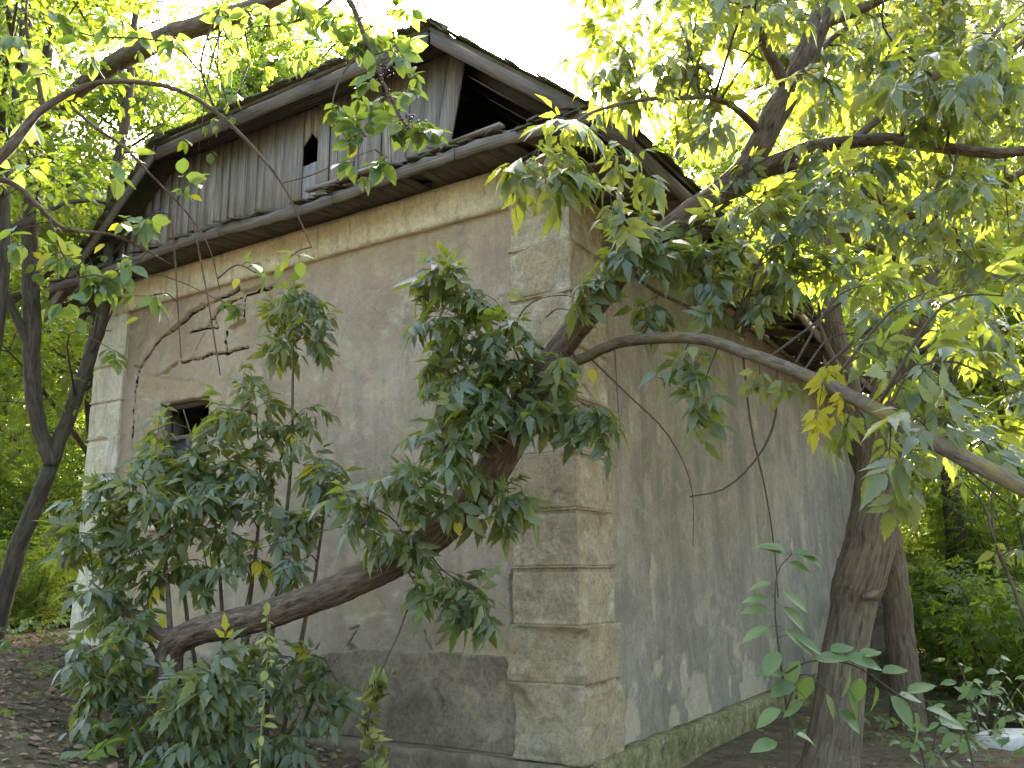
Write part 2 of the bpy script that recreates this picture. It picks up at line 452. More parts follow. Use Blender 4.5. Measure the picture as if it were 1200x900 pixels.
# ---------------------------------------------------------------- the house
house = thing('ruined_house', 'abandoned stuccoed house with cracked walls and grey plank gable', 'house')
def part(name, me, parent=house, **k): return add(name, me, parent, **k)
def polydist(U, Vv, pts):
    """distance of (U,V) to a polyline and position along it"""
    best = np.full(U.shape, 9.0)
    for (a, b), (c, d) in zip(pts[:-1], pts[1:]):
        ex, ey = c - a, d - b; L2 = ex * ex + ey * ey + 1e-9
        k = np.clip(((U - a) * ex + (Vv - b) * ey) / L2, 0, 1)
        best = np.minimum(best, np.hypot(U - a - k * ex, Vv - b - k * ey))
    return best
def inpoly(U, Vv, pts):
    r = np.zeros(U.shape, bool); n = len(pts)
    for i in range(n):
        (x1, y1), (x2, y2) = pts[i], pts[(i + 1) % n]
        r ^= ((y1 > Vv) != (y2 > Vv)) & (U < (x2 - x1) * (Vv - y1) / (y2 - y1 + 1e-12) + x1)
    return r
REC = .05                                                       # walls lie this far behind the pilaster faces
# gable wall
pl = .60
t0, t1, z0, z1 = pl - .03, WL - pl + .03, -.3, 5.08
WIN = (4.72, 5.62, 2.35, 3.74)                                  # window opening
nu, nv = 420, 390
tu, zv = np.linspace(t0, t1, nu), np.linspace(z0, z1, nv)
def snap(a, vals):
    for v in vals: a[np.argmin(abs(a - v))] = v
    return a
tu, zv = snap(tu, WIN[:2]), snap(zv, WIN[2:])
T, Z = np.meshgrid(tu, zv)
q3 = lambda L: [onL(100 + a / 4.5, 300 + b / 4.5, REC) for a, b in L]
q8 = lambda L: [onL(400 + a / 3, 600 + b / 3, REC) for a, b in L]
wob = fbm(np.stack([T * 9, Z * 9, 0 * T], -1).reshape(-1, 3), 3).reshape(T.shape) * .03
wob2 = fbm(np.stack([T * 9 + 40, Z * 9, 0 * T], -1).reshape(-1, 3), 3).reshape(T.shape) * .03
Tw, Zw = T + wob, Z + wob2
dep = np.zeros(T.shape); dmg = np.zeros(T.shape); gap = np.zeros(T.shape, bool)
cracks = [(q3([(290, 595), (345, 510), (370, 465), (430, 410), (470, 375), (520, 340), (560, 300), (620, 265), (680, 240), (725, 215), (780, 190), (805, 165)]), .022, .05),
          (q3([(440, 400), (520, 345), (560, 300), (620, 268)]), .045, .05),
          (q3([(640, 390), (670, 340), (700, 290), (750, 245), (800, 225), (850, 200), (900, 185), (990, 160)]), .030, .05),
          (q3([(835, 205), (870, 195), (930, 175)]), .06, .05),
          (q3([(545, 410), (600, 395), (640, 385), (700, 380), (680, 330)]), .016, .035),
          (q3([(255, 580), (290, 595), (265, 700), (250, 880), (245, 1100)]), .016, .03),
          (q3([(500, 570), (580, 545), (660, 520), (740, 520), (790, 500), (860, 490)]), .022, .035),
          (q3([(310, 250), (340, 320), (320, 430), (275, 490)]), .011, .02),
          (q3([(745, 400), (745, 490), (740, 520)]), .016, .03),
          (q3([(835, 330), (838, 250), (830, 210)]), .030, .03),
          (q3([(580, 500), (620, 430), (640, 390)]), .011, .02),
          (q8([(295, 420), (300, 450), (330, 520)]), .010, .03),
          (q8([(600, 540), (610, 480), (600, 380), (598, 200)]), .010, .03),
          (q8([(330, 470), (400, 410), (480, 365), (560, 425)]), .009, .02),
          (q8([(30, 410), (60, 400), (20, 470)]), .010, .025),
          ([(2.6, 4.4), (2.75, 4.0), (2.7, 3.5), (2.95, 3.0)], .006, .012)]
for pts, w, d in cracks:
    D = polydist(Tw, Zw, pts)
    dep = np.maximum(dep, d * (1 - smooth(D, w * .55, w * 1.1)))
    if w > .0155: gap |= D < np.maximum(.004, w * .33 * (1 + .9 * fbm(np.stack([T * 5, Z * 5, 7 + 0 * T], -1).reshape(-1, 3), 2).reshape(T.shape)))
def patch(pts, d, soft=.03):
    global dep, dmg
    ins = inpoly(Tw, Zw, pts); D = polydist(Tw, Zw, pts + [pts[0]])
    k = np.where(ins, smooth(D, 0, soft), 0)
    r = fbm(np.stack([T * 14, Z * 14, 3 + 0 * T], -1).reshape(-1, 3), 4).reshape(T.shape)
    dep = np.maximum(dep, k * d * (1 + .55 * r)); dmg = np.maximum(dmg, k)
patch(q3([(735, 385), (790, 348), (845, 322), (850, 352), (795, 395)]), .06, .02)
patch(q3([(385, 635), (430, 590), (490, 560), (480, 590), (440, 620)]), .05, .02)
patch(q3([(720, 212), (800, 165), (850, 200), (790, 232)]), .035, .02)
patch(q8([(330, 520), (325, 470), (400, 405), (480, 365), (560, 420), (608, 480), (590, 560), (480, 560)]), .018, .04)
patch(q3([(290, 600), (470, 640), (600, 640), (640, 720), (560, 760), (430, 800), (300, 760), (260, 690)]), .012, .05)
patch([(4.4, .9), (5.9, 1.0), (6.0, 2.3), (4.6, 2.4)], .02, .06)
patch(q8([(15, 500), (30, 455), (60, 480), (50, 520)]), .05, .02)
patch([(2.0, 1.35), (2.6, 1.3), (2.7, 1.75), (2.3, 1.9)], .014, .05)
PP = np.stack([T, Z, 0 * T], -1).reshape(-1, 3)
big = fbm(PP * .8, 3).reshape(T.shape); fine = fbm(PP * 13, 4).reshape(T.shape); mid_ = fbm(PP * 3.3, 3).reshape(T.shape)
S = REC + dep + big * .014 + mid_ * .006 - fine * .0035
keep = ~((T[:-1, :-1] > WIN[0] - 1e-6) & (T[1:, 1:] < WIN[1] + 1e-6) & (Z[:-1, :-1] > WIN[2] - 1e-6) & (Z[1:, 1:] < WIN[3] + 1e-6)) & ~gap[:-1, :-1]
V = C0 + EL * T[..., None] + ER * S[..., None] + EZ * Z[..., None]
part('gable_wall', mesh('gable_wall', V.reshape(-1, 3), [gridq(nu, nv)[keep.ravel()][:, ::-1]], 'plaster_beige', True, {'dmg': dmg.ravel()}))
# window: reveal, frame, mullion, panes; the upper left light has lost its glass
win = part('window', None)
b = MB()
a0, a1, b0, b1 = WIN
for (x0, x1, zz0, zz1) in ((a0 - .04, a0, b0 - .04, b1 + .04), (a1, a1 + .04, b0 - .04, b1 + .04), (a0, a1, b1, b1 + .04), (a0, a1, b0 - .04, b0)):
    b.box(H, (x0, .05, zz0), (x1, .42, zz1))
add('reveal', b.me('reveal', 'plaster_beige'), win)
b = MB()
f0, f1 = .14, .20
for (x0, x1, zz0, zz1) in ((a0, a0 + .07, b0, b1), (a1 - .07, a1, b0, b1), (a0 + .07, a1 - .07, b1 - .07, b1), (a0 + .07, a1 - .07, b0, b0 + .07)):
    b.box(H, (x0, f0, zz0), (x1, f1, zz1))
add('frame', b.me('frame', 'wood_dark'), win)
b = MB(); b.box(H, ((a0 + a1) / 2 - .03, f0 - .01, b0 + .07), ((a0 + a1) / 2 + .03, f1 - .012, 3.30)); add('mullion', b.me('mullion', 'wood_dark'), win)
b = MB(); b.box(H, (a0 + .07, f0 + .006, 3.30), (a1 - .07, f1 - .006, 3.35)); add('transom', b.me('transom', 'wood_dark'), win)
for (x0, x1, zz0, zz1) in ((a0 + .072, 5.138, b0 + .072, 3.298), (5.202, a1 - .072, b0 + .072, 3.298)):
    b = MB(); b.box(H, (x0, .168, zz0), (x1, .173, zz1)); add('pane', b.me('pane', 'pane_glass'), win)
b = MB(); b.box(H, (a0 - .05, -.02, b0 - .10), (a1 + .05, .13, b0 - .042)); add('sill', b.me('sill', 'limewash'), win)
b = MB(); b.box(H, (a0 - .3, .9, b0 - .4), (a1 + .3, .95, b1 + .4)); part('unlit_room_sheet', b.me('unlit_room_sheet', 'unlit_room_black'))  # sheet painted near black in place of the unlit room behind the window

# long wall
nu, nv = 420, 150
tu, zv = np.concatenate([np.linspace(pl - .02, 6, 270), np.linspace(6, LR, 151)[1:]]), np.linspace(-.3, 5.12, nv)
T, Z = np.meshgrid(tu, zv)
PP = np.stack([T, Z, 9 + 0 * T], -1).reshape(-1, 3)
big = fbm(PP * .7, 3).reshape(T.shape); fine = fbm(PP * 12, 4).reshape(T.shape)
fl = smooth(fbm(PP * np.array([1.9, 2.2, 1]) + 5, 5).reshape(T.shape) - .35 * smooth(Z, .3, 1.3), .0, .03) * (1 - smooth(Z, .9, 1.9))
fl = np.maximum(fl, smooth(fbm(PP * np.array([3.1, 1.9, 1]) + 25, 5).reshape(T.shape), .50, .53))
dep = np.zeros(T.shape)
for pts, w, d in [([onR(860 + a, b_, REC) for a, b_ in ((14, 490), (20, 530), (38, 600), (52, 665))], .012, .02),
                  ([onR(a, b_, REC) for a, b_ in ((963, 440), (965, 520), (962, 600), (958, 700))], .03, .03),
                  ([onR(a, b_, REC) for a, b_ in ((740, 860), (742, 800), (748, 770))], .01, .02)]:
    D = polydist(T + fine * .03, Z, pts); dep = np.maximum(dep, d * (1 - smooth(D, w * .4, w)))
S = REC + big * .02 - fine * .005 + fl * .012 + dep
V = C0 + ER * T[..., None] + EL * S[..., None] + EZ * Z[..., None]
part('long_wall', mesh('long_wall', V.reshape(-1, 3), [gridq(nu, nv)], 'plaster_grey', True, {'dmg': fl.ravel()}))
# walls out of sight, plain
b = MB(); b.box(H, (WL - .3, .1, -.3), (WL - .02, LR, 5.1)); part('rear_long_wall', b.me('w', 'plaster_grey'))
b = MB(); b.box(H, (.1, LR - .3, -.3), (WL - .31, LR - .03, 5.1)); part('rear_gable_wall', b.me('w', 'plaster_grey'))
b = MB(); b.prism([H(.05, LR - .2, 5.1), H(WL - .05, LR - .2, 5.1), H(WL / 2, LR - .2, 8.6)], ER * .05); part('rear_plank_gable', b.me('w', 'wood_grey'))
b = MB(); b.box(H, (.12, .12, 5.12), (WL - .3, LR - .1, 5.2)); part('attic_floor', b.me('w', 'wood_dark'))

# corner pilasters: one block after another with a moulded joint between
def pilaster_block(path, zlo, zhi, rough, moulded, mat, seed):
    """path: plan polyline of (t, s); swept between zlo and zhi"""
    P = np.array(path, float)
    seg = np.linalg.norm(np.diff(P, axis=0), axis=1); L = np.concatenate([[0], np.cumsum(seg)])
    us = np.unique(np.concatenate([np.linspace(0, L[-1], int(L[-1] / .022)), L]))
    pt = np.stack([np.interp(us, L, P[:, 0]), np.interp(us, L, P[:, 1])], 1)
    nr = np.zeros_like(pt)
    for i in range(len(seg)):
        d = (P[i + 1] - P[i]) / seg[i]; n_ = np.array([d[1], -d[0]])
        nr[(us >= L[i] - 1e-6) & (us <= L[i + 1] + 1e-6)] += n_
    cc = P.mean(0)
    nr /= np.linalg.norm(nr, axis=1)[:, None] + 1e-9
    zs = np.unique(np.concatenate([np.linspace(zlo, zhi, max(6, int((zhi - zlo) / .022))), [zhi - .012, zhi - .016, zhi - .045, zhi - .05]]))
    prof = np.where(zs > zhi - .0145, -.016, np.where(zs > zhi - .0475, .012, 0.0)) if moulded else -.022 * smooth(zs, zhi - .03, zhi)
    prof = prof - .010 * (1 - smooth(zs, zlo, zlo + .012))
    U_, Z_ = np.meshgrid(us, zs)
    q = np.stack([U_, Z_, 0 * U_ + seed], -1).reshape(-1, 3)
    n1 = fbm(q * 4.5, 4).reshape(U_.shape); n2 = fbm(q * 16, 4).reshape(U_.shape); n3 = fbm(q * 1.9 + 8, 3).reshape(U_.shape)
    bite = smooth(n3 + .35 * n1, .32 - rough * .75, .42 - rough * .5)
    off = prof[:, None] * (1 - bite) + n2 * (.003 + .024 * rough) - bite * (.016 + .05 * rough * (1 + n1 * .8))
    # worn arris
    ar = np.min(np.abs(us[:, None] - L[None, 1:-1]), axis=1)
    off = off - (np.exp(-(ar / .02) ** 2) * .010)[None] * (1 + 1.2 * n1)
    X = pt[None] + nr[None] * off[..., None]
    V = C0 + EL * X[..., :1] + ER * X[..., 1:] + EZ * Z_[..., None]
    nu, nv = len(us), len(zs)
    V = V.reshape(-1, 3); Q = gridq(nu, nv)
    # caps
    inner = C0 + EL * (cc[0]) + ER * (cc[1])
    caps = []
    n0 = len(V)
    V = np.vstack([V, inner + EZ * zlo, inner + EZ * zhi])
    for i in range(nu - 1): caps += [[n0, i + 1, i], [n0 + 1, (nv - 1) * nu + i, (nv - 1) * nu + i + 1]]
    return mesh('block', V, [Q, np.array(caps)], mat, True, {'dmg': np.concatenate([np.maximum(bite, min(1, rough * 1.5) * smooth(n1, -.5, .1)).ravel(), [0, 0]])})
pil = part('corner_pilaster', None)
JZ = [5.40, 4.566, 4.10, 3.635, 3.17, 2.704, 2.238, 1.773, 1.307, .86, .27]
pth = [(pl, .12), (pl, 0), (0, 0), (0, pl + .03), (.12, pl + .03)]
for i in range(len(JZ) - 1):
    rough = [.04, .08, .1, .12, .15, .14, .2, .32, .62, .66][i]
    add('block', pilaster_block(pth, JZ[i + 1] + .002, JZ[i], rough, i < 8, 'pilaster_stone', i * 3.7), pil)
pil2 = part('corner_pilaster', None)
JZ2 = [5.02] + [4.36 - k * .4656 for k in range(10)]
pth2 = [(WL, .62), (WL, 0), (WL - pl, 0), (WL - pl, .12)]
for i in range(len(JZ2) - 1):
    add('block', pilaster_block(pth2, JZ2[i + 1] + .002, JZ2[i], .08 if i else .02, True, 'limewash', 50 + i * 2.3), pil2)
pil3 = part('corner_pilaster', None)
for i in range(10):
    add('block', pilaster_block([(0.12, LR - .55), (0, LR - .55), (0, LR), (.12, LR)], 5.0 - (i + 1) * .48 + .002, 5.0 - i * .48, .1, True, 'limewash', 90 + i * 2.3), pil3)
# cornice band under the pent roof, one slab along the gable wall
def slab(name, f, a, b, mat, amp=.008, step=.05, dmgw=.0):
    """box with worn faces: f maps (u, depth, z); a, b opposite corners; depth grows into the wall"""
    (x0, y0, zz0), (x1, y1, zz1) = a, b
    us = np.linspace(x0, x1, max(3, int(abs(x1 - x0) / step)))
    ring = []
    m_ = max(2, int((zz1 - zz0) / step)); k_ = max(2, int((y1 - y0) / step))
    for zz in np.linspace(zz0, zz1, m_): ring.append((y0, zz))
    for yy in np.linspace(y0, y1, k_)[1:]: ring.append((yy, zz1))
    for zz in np.linspace(zz1, zz0, m_)[1:]: ring.append((y1, zz))
    for yy in np.linspace(y1, y0, k_)[1:-1]: ring.append((yy, zz0))
    ring = np.array(ring); n, k = len(us), len(ring)
    q = np.stack([np.repeat(us, k), np.tile(ring[:, 0], n), np.tile(ring[:, 1], n)], -1)
    nz = fbm(q * 5, 4) * amp + fbm(q * 19 + 3, 3) * amp * .4
    nz2 = fbm(q * 4 + 31, 4) * amp
    V = np.array([f(x, y + e, zz + e2) for (x, y, zz), e, e2 in zip(q, nz, nz2)])
    i = np.arange(n - 1)[:, None] * k; j = np.arange(k)[None]; j2 = (j + 1) % k
    Q = np.stack([i + j, i + k + j, i + k + j2, i + j2], -1).reshape(-1, 4)
    n0 = len(V); V = np.vstack([V, V[:k].mean(0), V[-k:].mean(0)])
    cap = [[n0, q_, (q_ + 1) % k] for q_ in range(k)] + [[n0 + 1, (n - 1) * k + (q_ + 1) % k, (n - 1) * k + q_] for q_ in range(k)]
    return mesh(name, V, [Q, np.array(cap)], mat, False)
part('cornice_band', slab('cornice_band', H, (pl + .004, -.012, 5.02), (WL + .01, .10, 5.40), 'limewash', .006))
HR = lambda t, s, z: H(s, t, z)
# plinths
part('plinth', slab('plinth', H, (-.07, -.07, -.5), (WL + .05, .10, .262), 'cement_dark', .014))
part('plinth', slab('plinth', HR, (.11, -.09, -.5), (LR, .10, .285), 'plinth_mossy', .022, .06))
# cement patch with a crack beside the pilaster
us, vs = np.linspace(.60, 3.6, 140), np.linspace(.27, 1.16, 60)
T, Z = np.meshgrid(us, vs)
topz = 1.06 + .03 * fbm(np.stack([T * 4, 0 * T, 0 * T], -1).reshape(-1, 3), 4).reshape(T.shape) - .22 * smooth(T, 2.3, 3.6) - .28 * (1 - smooth(T, .6, .76))
Z2 = .27 + (Z - .27) / (1.16 - .27) * (topz - .27)
D = polydist(T, Z2, q8([(390, 550), (388, 600), (385, 640), (362, 690), (358, 760), (372, 820), (375, 860)]))
S = REC - .012 + .018 * (1 - smooth(D, .003, .012)) + fbm(np.stack([T, Z2, 0 * T], -1).reshape(-1, 3) * 3, 3).reshape(T.shape) * .006
edge = np.zeros(T.shape); edge[0] = edge[-1] = 1; edge[:, 0] = edge[:, -1] = 1
S = S + edge * .045
V = C0 + EL * T[..., None] + ER * S[..., None] + EZ * Z2[..., None]
part('cement_patch', mesh('cement_patch', V.reshape(-1, 3), [gridq(140, 60)[:, ::-1]], 'cement_dark', True))

# --- pent eave across the gable: soffit boards, fascia, debris on top
pent = part('pent_roof', None)
def board_mesh(name, poly, d, mat, axis):
    """polygon board extruded by d, with grain coordinates along axis"""
    b = MB(); b.prism(poly, d); V = np.vstack(b.V)
    ax = np.asarray(axis, float); ax /= np.linalg.norm(ax)
    sd = np.cross(ax, d / np.linalg.norm(d)); dn = d / np.linalg.norm(d)
    A = np.stack([V @ sd, V @ dn, V @ ax], -1)
    return mesh(name, V, b.Q + b.T, mat, False, {'bk': A})
t = -.30
k = 0
PE = .46                                                       # depth of the pent
while t < WL + .35:
    w = RS.uniform(.10, .16); g = RS.uniform(.004, .014)
    sg = .02 * math.sin(t * 1.7) + RS.uniform(-.008, .008)
    if RS.rand() > .05:
        P = [H(t, -PE + .03, 5.365 + sg), H(t + w - g, -PE + .03, 5.365 + sg), H(t + w - g, -.02, 5.405), H(t, -.02, 5.405)]
        add('soffit_board', board_mesh('soffit_board', P, np.array([0, 0, .022]), 'wood_dark', ER), pent)
    t += w
segs = [(-.55, .9), (.9, 2.4), (2.4, 4.1), (4.1, 5.8), (5.8, WL + .45)]
for i, (a, b_) in enumerate(segs):
    n = 14; uu = np.linspace(a + .006, b_ - .006, n)
    lo = 5.335 + .03 * np.sin(uu * 1.7) + RS.uniform(-.008, .008, n); hi = lo + .115 + RS.uniform(-.015, .012, n)
    P = [H(x, -PE, z) for x, z in zip(uu, lo)] + [H(x, -PE, z) for x, z in zip(uu[::-1], hi[::-1])]
    V = np.array(P); V2 = V + ER * .028
    Q = [[j, j + 1, 2 * n - 2 - j, 2 * n - 1 - j] for j in range(n - 1)]
    VV = np.vstack([V, V2]); m2 = 2 * n
    Q2 = [[m2 + d_, m2 + c_, m2 + b2, m2 + a2] for a2, b2, c_, d_ in Q]
    Q3 = [[j, m2 + j, m2 + (j + 1) % m2, (j + 1) % m2] for j in range(m2)]
    A = np.stack([VV[:, 2], VV @ ER, VV @ EL], -1)
    add('fascia_board', mesh('fascia_board', VV, [np.array(Q + Q2 + Q3)], 'wood_dark', False, {'bk': A}), pent)
# broken boards and shingles lying on the pent
for i in range(120):
    t = RS.uniform(-.5, WL + .4); s0 = RS.uniform(-PE - .05, -PE + .18); L = RS.uniform(.15, .5); w = RS.uniform(.07, .17)
    z = 5.47 + .03 * math.sin(t * 1.7) + (s0 + PE) * .35 + RS.uniform(-.01, .045); sk = RS.uniform(-.08, .08); tl = RS.uniform(-.03, .05)
    P = [H(t, s0, z), H(t + w, s0 + RS.uniform(-.03, .03), z + tl), H(t + w + sk, s0 + L, z + tl + L * .3), H(t + sk, s0 + L, z + L * .3)]
    add('shingle', board_mesh('shingle', P, np.array([0, 0, RS.uniform(.012, .025)]), 'shingle', ER), pent)
b = MB(); b.prism([H(-.5, -PE + .03, 5.395), H(WL + .4, -PE + .03, 5.395), H(WL + .4, .16, 5.56), H(-.5, .16, 5.56)], np.array([0, 0, .03])); add('pent_deck', b.me('pent_deck', 'wood_dark'), pent)
for i in range(7):
    t = RS.uniform(.2, 2.4); 
    b = MB(); p = H(t, -PE + RS.uniform(-.02, .15), 5.53 + RS.uniform(0, .05)); b.beam(p, p + EL * RS.uniform(.4, .9) * RS.choice([-1, 1]) + ER * RS.uniform(-.1, .1) + EZ * RS.uniform(-.03, .08), .07, .03, jit=.012)
    add('broken_board', b.me('broken_board', 'wood_grey'), pent)

# --- plank gable
GT, RK = 6.88, .825                                            # height of the clipped top, slope of the rakes
def rake(t):                                                   # underside of the roof at distance t
    d = min(t, WL - t)
    return min(GT, 5.83 + d * RK - .02)
gable = part('plank_gable', None)
t = 1.42
HOLE = (3.16, 3.40, 6.20, 6.45, 6.58)                          # t0, t1, sill, shoulder, peak
edges = [1.42]
while edges[-1] < WL - .2:
    nx = edges[-1] + RS.uniform(.115, .19)
    if edges[-1] < HOLE[0] < nx + .05: nx = HOLE[0]
    elif abs(edges[-1] - HOLE[0]) < 1e-6: nx = (HOLE[0] + HOLE[1]) / 2
    elif abs(edges[-1] - (HOLE[0] + HOLE[1]) / 2) < 1e-6: nx = HOLE[1]
    edges.append(nx)
for a, b_ in zip(edges[:-1], edges[1:]):
    g = RS.uniform(.003, .012); s0 = .06 + RS.uniform(-.012, .014); tl = RS.uniform(-.012, .012)
    lo = 5.42 + RS.uniform(-.02, .05)
    x0, x1 = a + g / 2, b_ - g / 2
    za, zb = rake(x0 + .02), rake(x1 - .02)
    lean = 0.0
    ln = lambda x: -.30 * max(0.0, 1 - (x - 1.42) / .9)         # the last boards lean towards the corner
    def bd(poly): add('plank', board_mesh('plank', [H(p, s0 + q_, z) for p, q_, z in poly], ER * .024, 'wood_grey', EZ), gable)
    mid = (a + b_) / 2
    if HOLE[0] - .01 < mid < HOLE[1] + .01:
        bd([(x0, 0, lo), (x1, 0, lo), (x1, 0, HOLE[2]), (x0, 0, HOLE[2])])
        l_, r_ = (HOLE[3], HOLE[4]) if mid < (HOLE[0] + HOLE[1]) / 2 else (HOLE[4], HOLE[3])
        bd([(x0, 0, l_), (x1, 0, r_), (x1, 0, zb), (x0, 0, za)])
    else:
        bd([(x0, 0, lo), (x1, 0, lo), (x1 + ln(x1) + tl * .3, 0, zb), (x0 + ln(x0) + tl * .3, 0, za)])
b = MB(); b.beam(H(.4, .12, 5.55), H(WL - .4, .12, 5.55), .06, .08); add('rail', b.me('rail', 'wood_dark'), gable)
b = MB(); b.beam(H(1.6, .12, 6.9), H(WL - 1.6, .12, 6.9), .06, .08); add('rail', b.me('rail', 'wood_dark'), gable)

# --- roof: clipped gable, eaves 0.78 m out over the long walls
roof = part('roof', None)
OV, TH = .78, .05
RZ = 5.88                                                      # top of the roof over the wall line
zr = lambda t: RZ + min(t, WL - t) * RK
mid = WL / 2
GS = -.30                                                      # roof edge stands this far out from the gable
tc0 = (GT + .10 - RZ) / RK                                     # where the rake meets the clipped edge
zc = GT + .10
ridge = zr(mid); sh = GS + (mid - tc0) * 1.75                  # ridge starts back here: a low hip
def sagz(s): return -.42 * float(smooth(np.array(s), 3.6, 7.0))
def slope(side):
    """one long slope as a sheet of strips from eave to ridge, boards run along"""
    tt = (lambda d: d) if side == 0 else (lambda d: WL - d)
    b = MB(); n = 30
    ss = np.linspace(GS, LR + .3, n)
    ds = np.array([-OV, -.4, 0, .6, tc0, 2.4, mid])
    top = []
    for d in ds:
        row = []
        for s in ss:
            s_ = s
            if d > tc0: s_ = max(s, GS + (d - tc0) * 1.75)
            z = RZ + d * RK
            if d < .4: z += sagz(s) * (.4 - d) / 1.2
            row.append(H(tt(d), s_, z))
        top.append(row)
    top = np.array(top); bot = top - EZ * TH
    k = len(ds)
    V = np.vstack([top.reshape(-1, 3), bot.reshape(-1, 3)])
    Q = gridq(n, k); N = n * k
    Qb = Q[:, ::-1] + N
    ring = [i for i in range(n)] + [n * j + n - 1 for j in range(1, k)] + [n * (k - 1) + i for i in range(n - 2, -1, -1)] + [n * j for j in range(k - 2, 0, -1)]
    Qs = [[ring[i], ring[(i + 1) % len(ring)], N + ring[(i + 1) % len(ring)], N + ring[i]] for i in range(len(ring))]
    add('roof_slope', mesh('roof_slope', V, [Q, Qb, np.array(Qs)], 'shingle'), roof)
slope(0); slope(1)
b = MB(); b.prism([H(tc0 - .01, GS, zc), H(WL - tc0 + .01, GS, zc), H(mid, sh, ridge - .012)], -EZ * TH); add('hip_slope', b.me('hip_slope', 'shingle'), roof)
# verge boards along the rakes and the clipped edge
def vboard(name, a, b_, w, th, mat='wood_dark'):
    a = np.asarray(a); b_ = np.asarray(b_)
    P = [a, b_, b_ - EZ * w, a - EZ * w]
    add(name, board_mesh(name, P, ER * th, mat, b_ - a), roof)
e = -.004
vboard('verge_board', H(-OV, GS + e, RZ - OV * RK - TH - .002), H(tc0 - .02, GS + e, zc - TH - .012), .15, .03)
vboard('verge_board', H(WL + OV, GS + e, RZ - OV * RK - TH - .002), H(WL - tc0 + .02, GS + e, zc - TH - .012), .15, .03)
for a, b_ in ((tc0 + .02, 2.9), (2.9, 4.2), (4.2, WL - tc0 - .02)):
    vboard('verge_board', H(a, GS + e, zc - TH - .003 + RS.uniform(-.01, 0)), H(b_ - .006, GS + e, zc - TH - .006 + RS.uniform(-.015, 0)), .16, .03)
# soffit planks below the clipped edge and rakes
for i in range(8):
    s = GS + .035 + i * .045
    b = MB(); b.beam(H(tc0, s, zc - TH - .03), H(WL - tc0, s, zc - TH - .03), .04, .02); add('soffit_board', b.me('soffit_board', 'wood_dark'), roof)
# rafters seen through the open corner of the gable
for i in range(9):
    s = .35 + i * .9
    for sd in (0, 1):
        tt = (lambda d: d) if sd == 0 else (lambda d: WL - d)
        dd = min(mid, tc0 + (s - GS) / 1.75) - .08
        b = MB(); b.beam(H(tt(-.1), s, RZ - .1 * RK - TH - .07), H(tt(dd), s, RZ + dd * RK - TH - .07), .08, .13); add('rafter', b.me('rafter', 'wood_dark'), roof)
# ragged shingle ends on every visible edge
def shingles(n, f):
    for i in range(n):
        P, d = f(i / n + RS.uniform(0, .6 / n))
        add('shingle', board_mesh('shingle', P, d, 'shingle', ER), roof)
def f_top(k):
    t = tc0 - .1 + k * (WL - 2 * tc0 + .1); w = RS.uniform(.1, .17); p = RS.uniform(-.075, -.02); L = RS.uniform(.3, .4); z = zc + RS.uniform(.004, .03)
    up = RS.uniform(.12, .30)
    return [H(t, GS + p, z), H(t + w, GS + p + RS.uniform(-.02, .02), z + RS.uniform(-.01, .01)), H(t + w, GS + p + L, z + L * up), H(t, GS + p + L, z + L * up)], EZ * RS.uniform(.012, .028)
shingles(62, f_top)
def f_rake(side):
    def f(k):
        d = -OV + k * (tc0 + OV); w = RS.uniform(.11, .17); p = RS.uniform(-.07, -.02); L = RS.uniform(.25, .4); up = RS.uniform(.004, .03)
        tt = d if side == 0 else WL - d; t2 = d + w if side == 0 else WL - d - w
        z, z2 = RZ + d * RK + up, RZ + (d + w) * RK + up + .012
        return [H(tt, GS + p, z), H(t2, GS + p + RS.uniform(-.02, .02), z2), H(t2, GS + p + L, z2 + .004), H(tt, GS + p + L, z + .004)], EZ * RS.uniform(.012, .026)
    return f
shingles(26, f_rake(0)); shingles(26, f_rake(1))
def f_eave(k):
    s = GS + k * 12; w = RS.uniform(.1, .18); p = RS.uniform(-.09, -.02); L = .35; z = RZ - OV * RK + sagz(s) + RS.uniform(.0, .02)
    return [H(-OV + p, s, z + p * RK), H(-OV + p + RS.uniform(-.02, .02), s + w, z + p * RK), H(-OV + p + L, s + w, z + (p + L) * RK), H(-OV + p + L, s, z + (p + L) * RK)], EZ * RS.uniform(.012, .026)
shingles(90, f_eave)
# flat boarded soffit under the long eave, planks across, pale batten at the wall
s = GS + .05
while s < 9.5:
    w = RS.uniform(.12, .19); g = RS.uniform(.004, .02); dz = sagz(s) * .9 + RS.uniform(-.012, .008); dz2 = sagz(s) * .25
    if not (RS.rand() < .06):
        P = [H(-OV + .05, s, 5.04 + dz), H(-OV + .05, s + w - g, 5.04 + dz + RS.uniform(-.01, .01)), H(.035, s + w - g, 5.06 + dz2), H(.035, s, 5.06 + dz2)]
        add('soffit_board', board_mesh('soffit_board', P, EZ * .022, 'wood_dark', EL), roof)
    s += w
for i, (a, b_) in enumerate(((GS, 2.8), (2.8, 5.6), (5.6, 9.5))):
    add('eave_board', board_mesh('eave_board', [H(-OV + .01, a, 5.01 + sagz(a)), H(-OV + .01, b_ - .006, 5.01 + sagz(b_)), H(-OV + .01, b_ - .006, 5.15 + sagz(b_)), H(-OV + .01, a, 5.15 + sagz(a))], EL * .032, 'wood_dark', ER), roof)
b = MB(); b.beam(H(.01, .68, 5.00), H(.01, 8.8, 4.93), .05, .07); A = None
me = b.me('batten', 'wood_pale'); add('batten', me, roof)
b = MB(); b.beam(H(-.34, .75, 5.02), H(-.34, 5.2, 5.00), .04, .05); add('batten', b.me('batten', 'wood_pale'), roof)

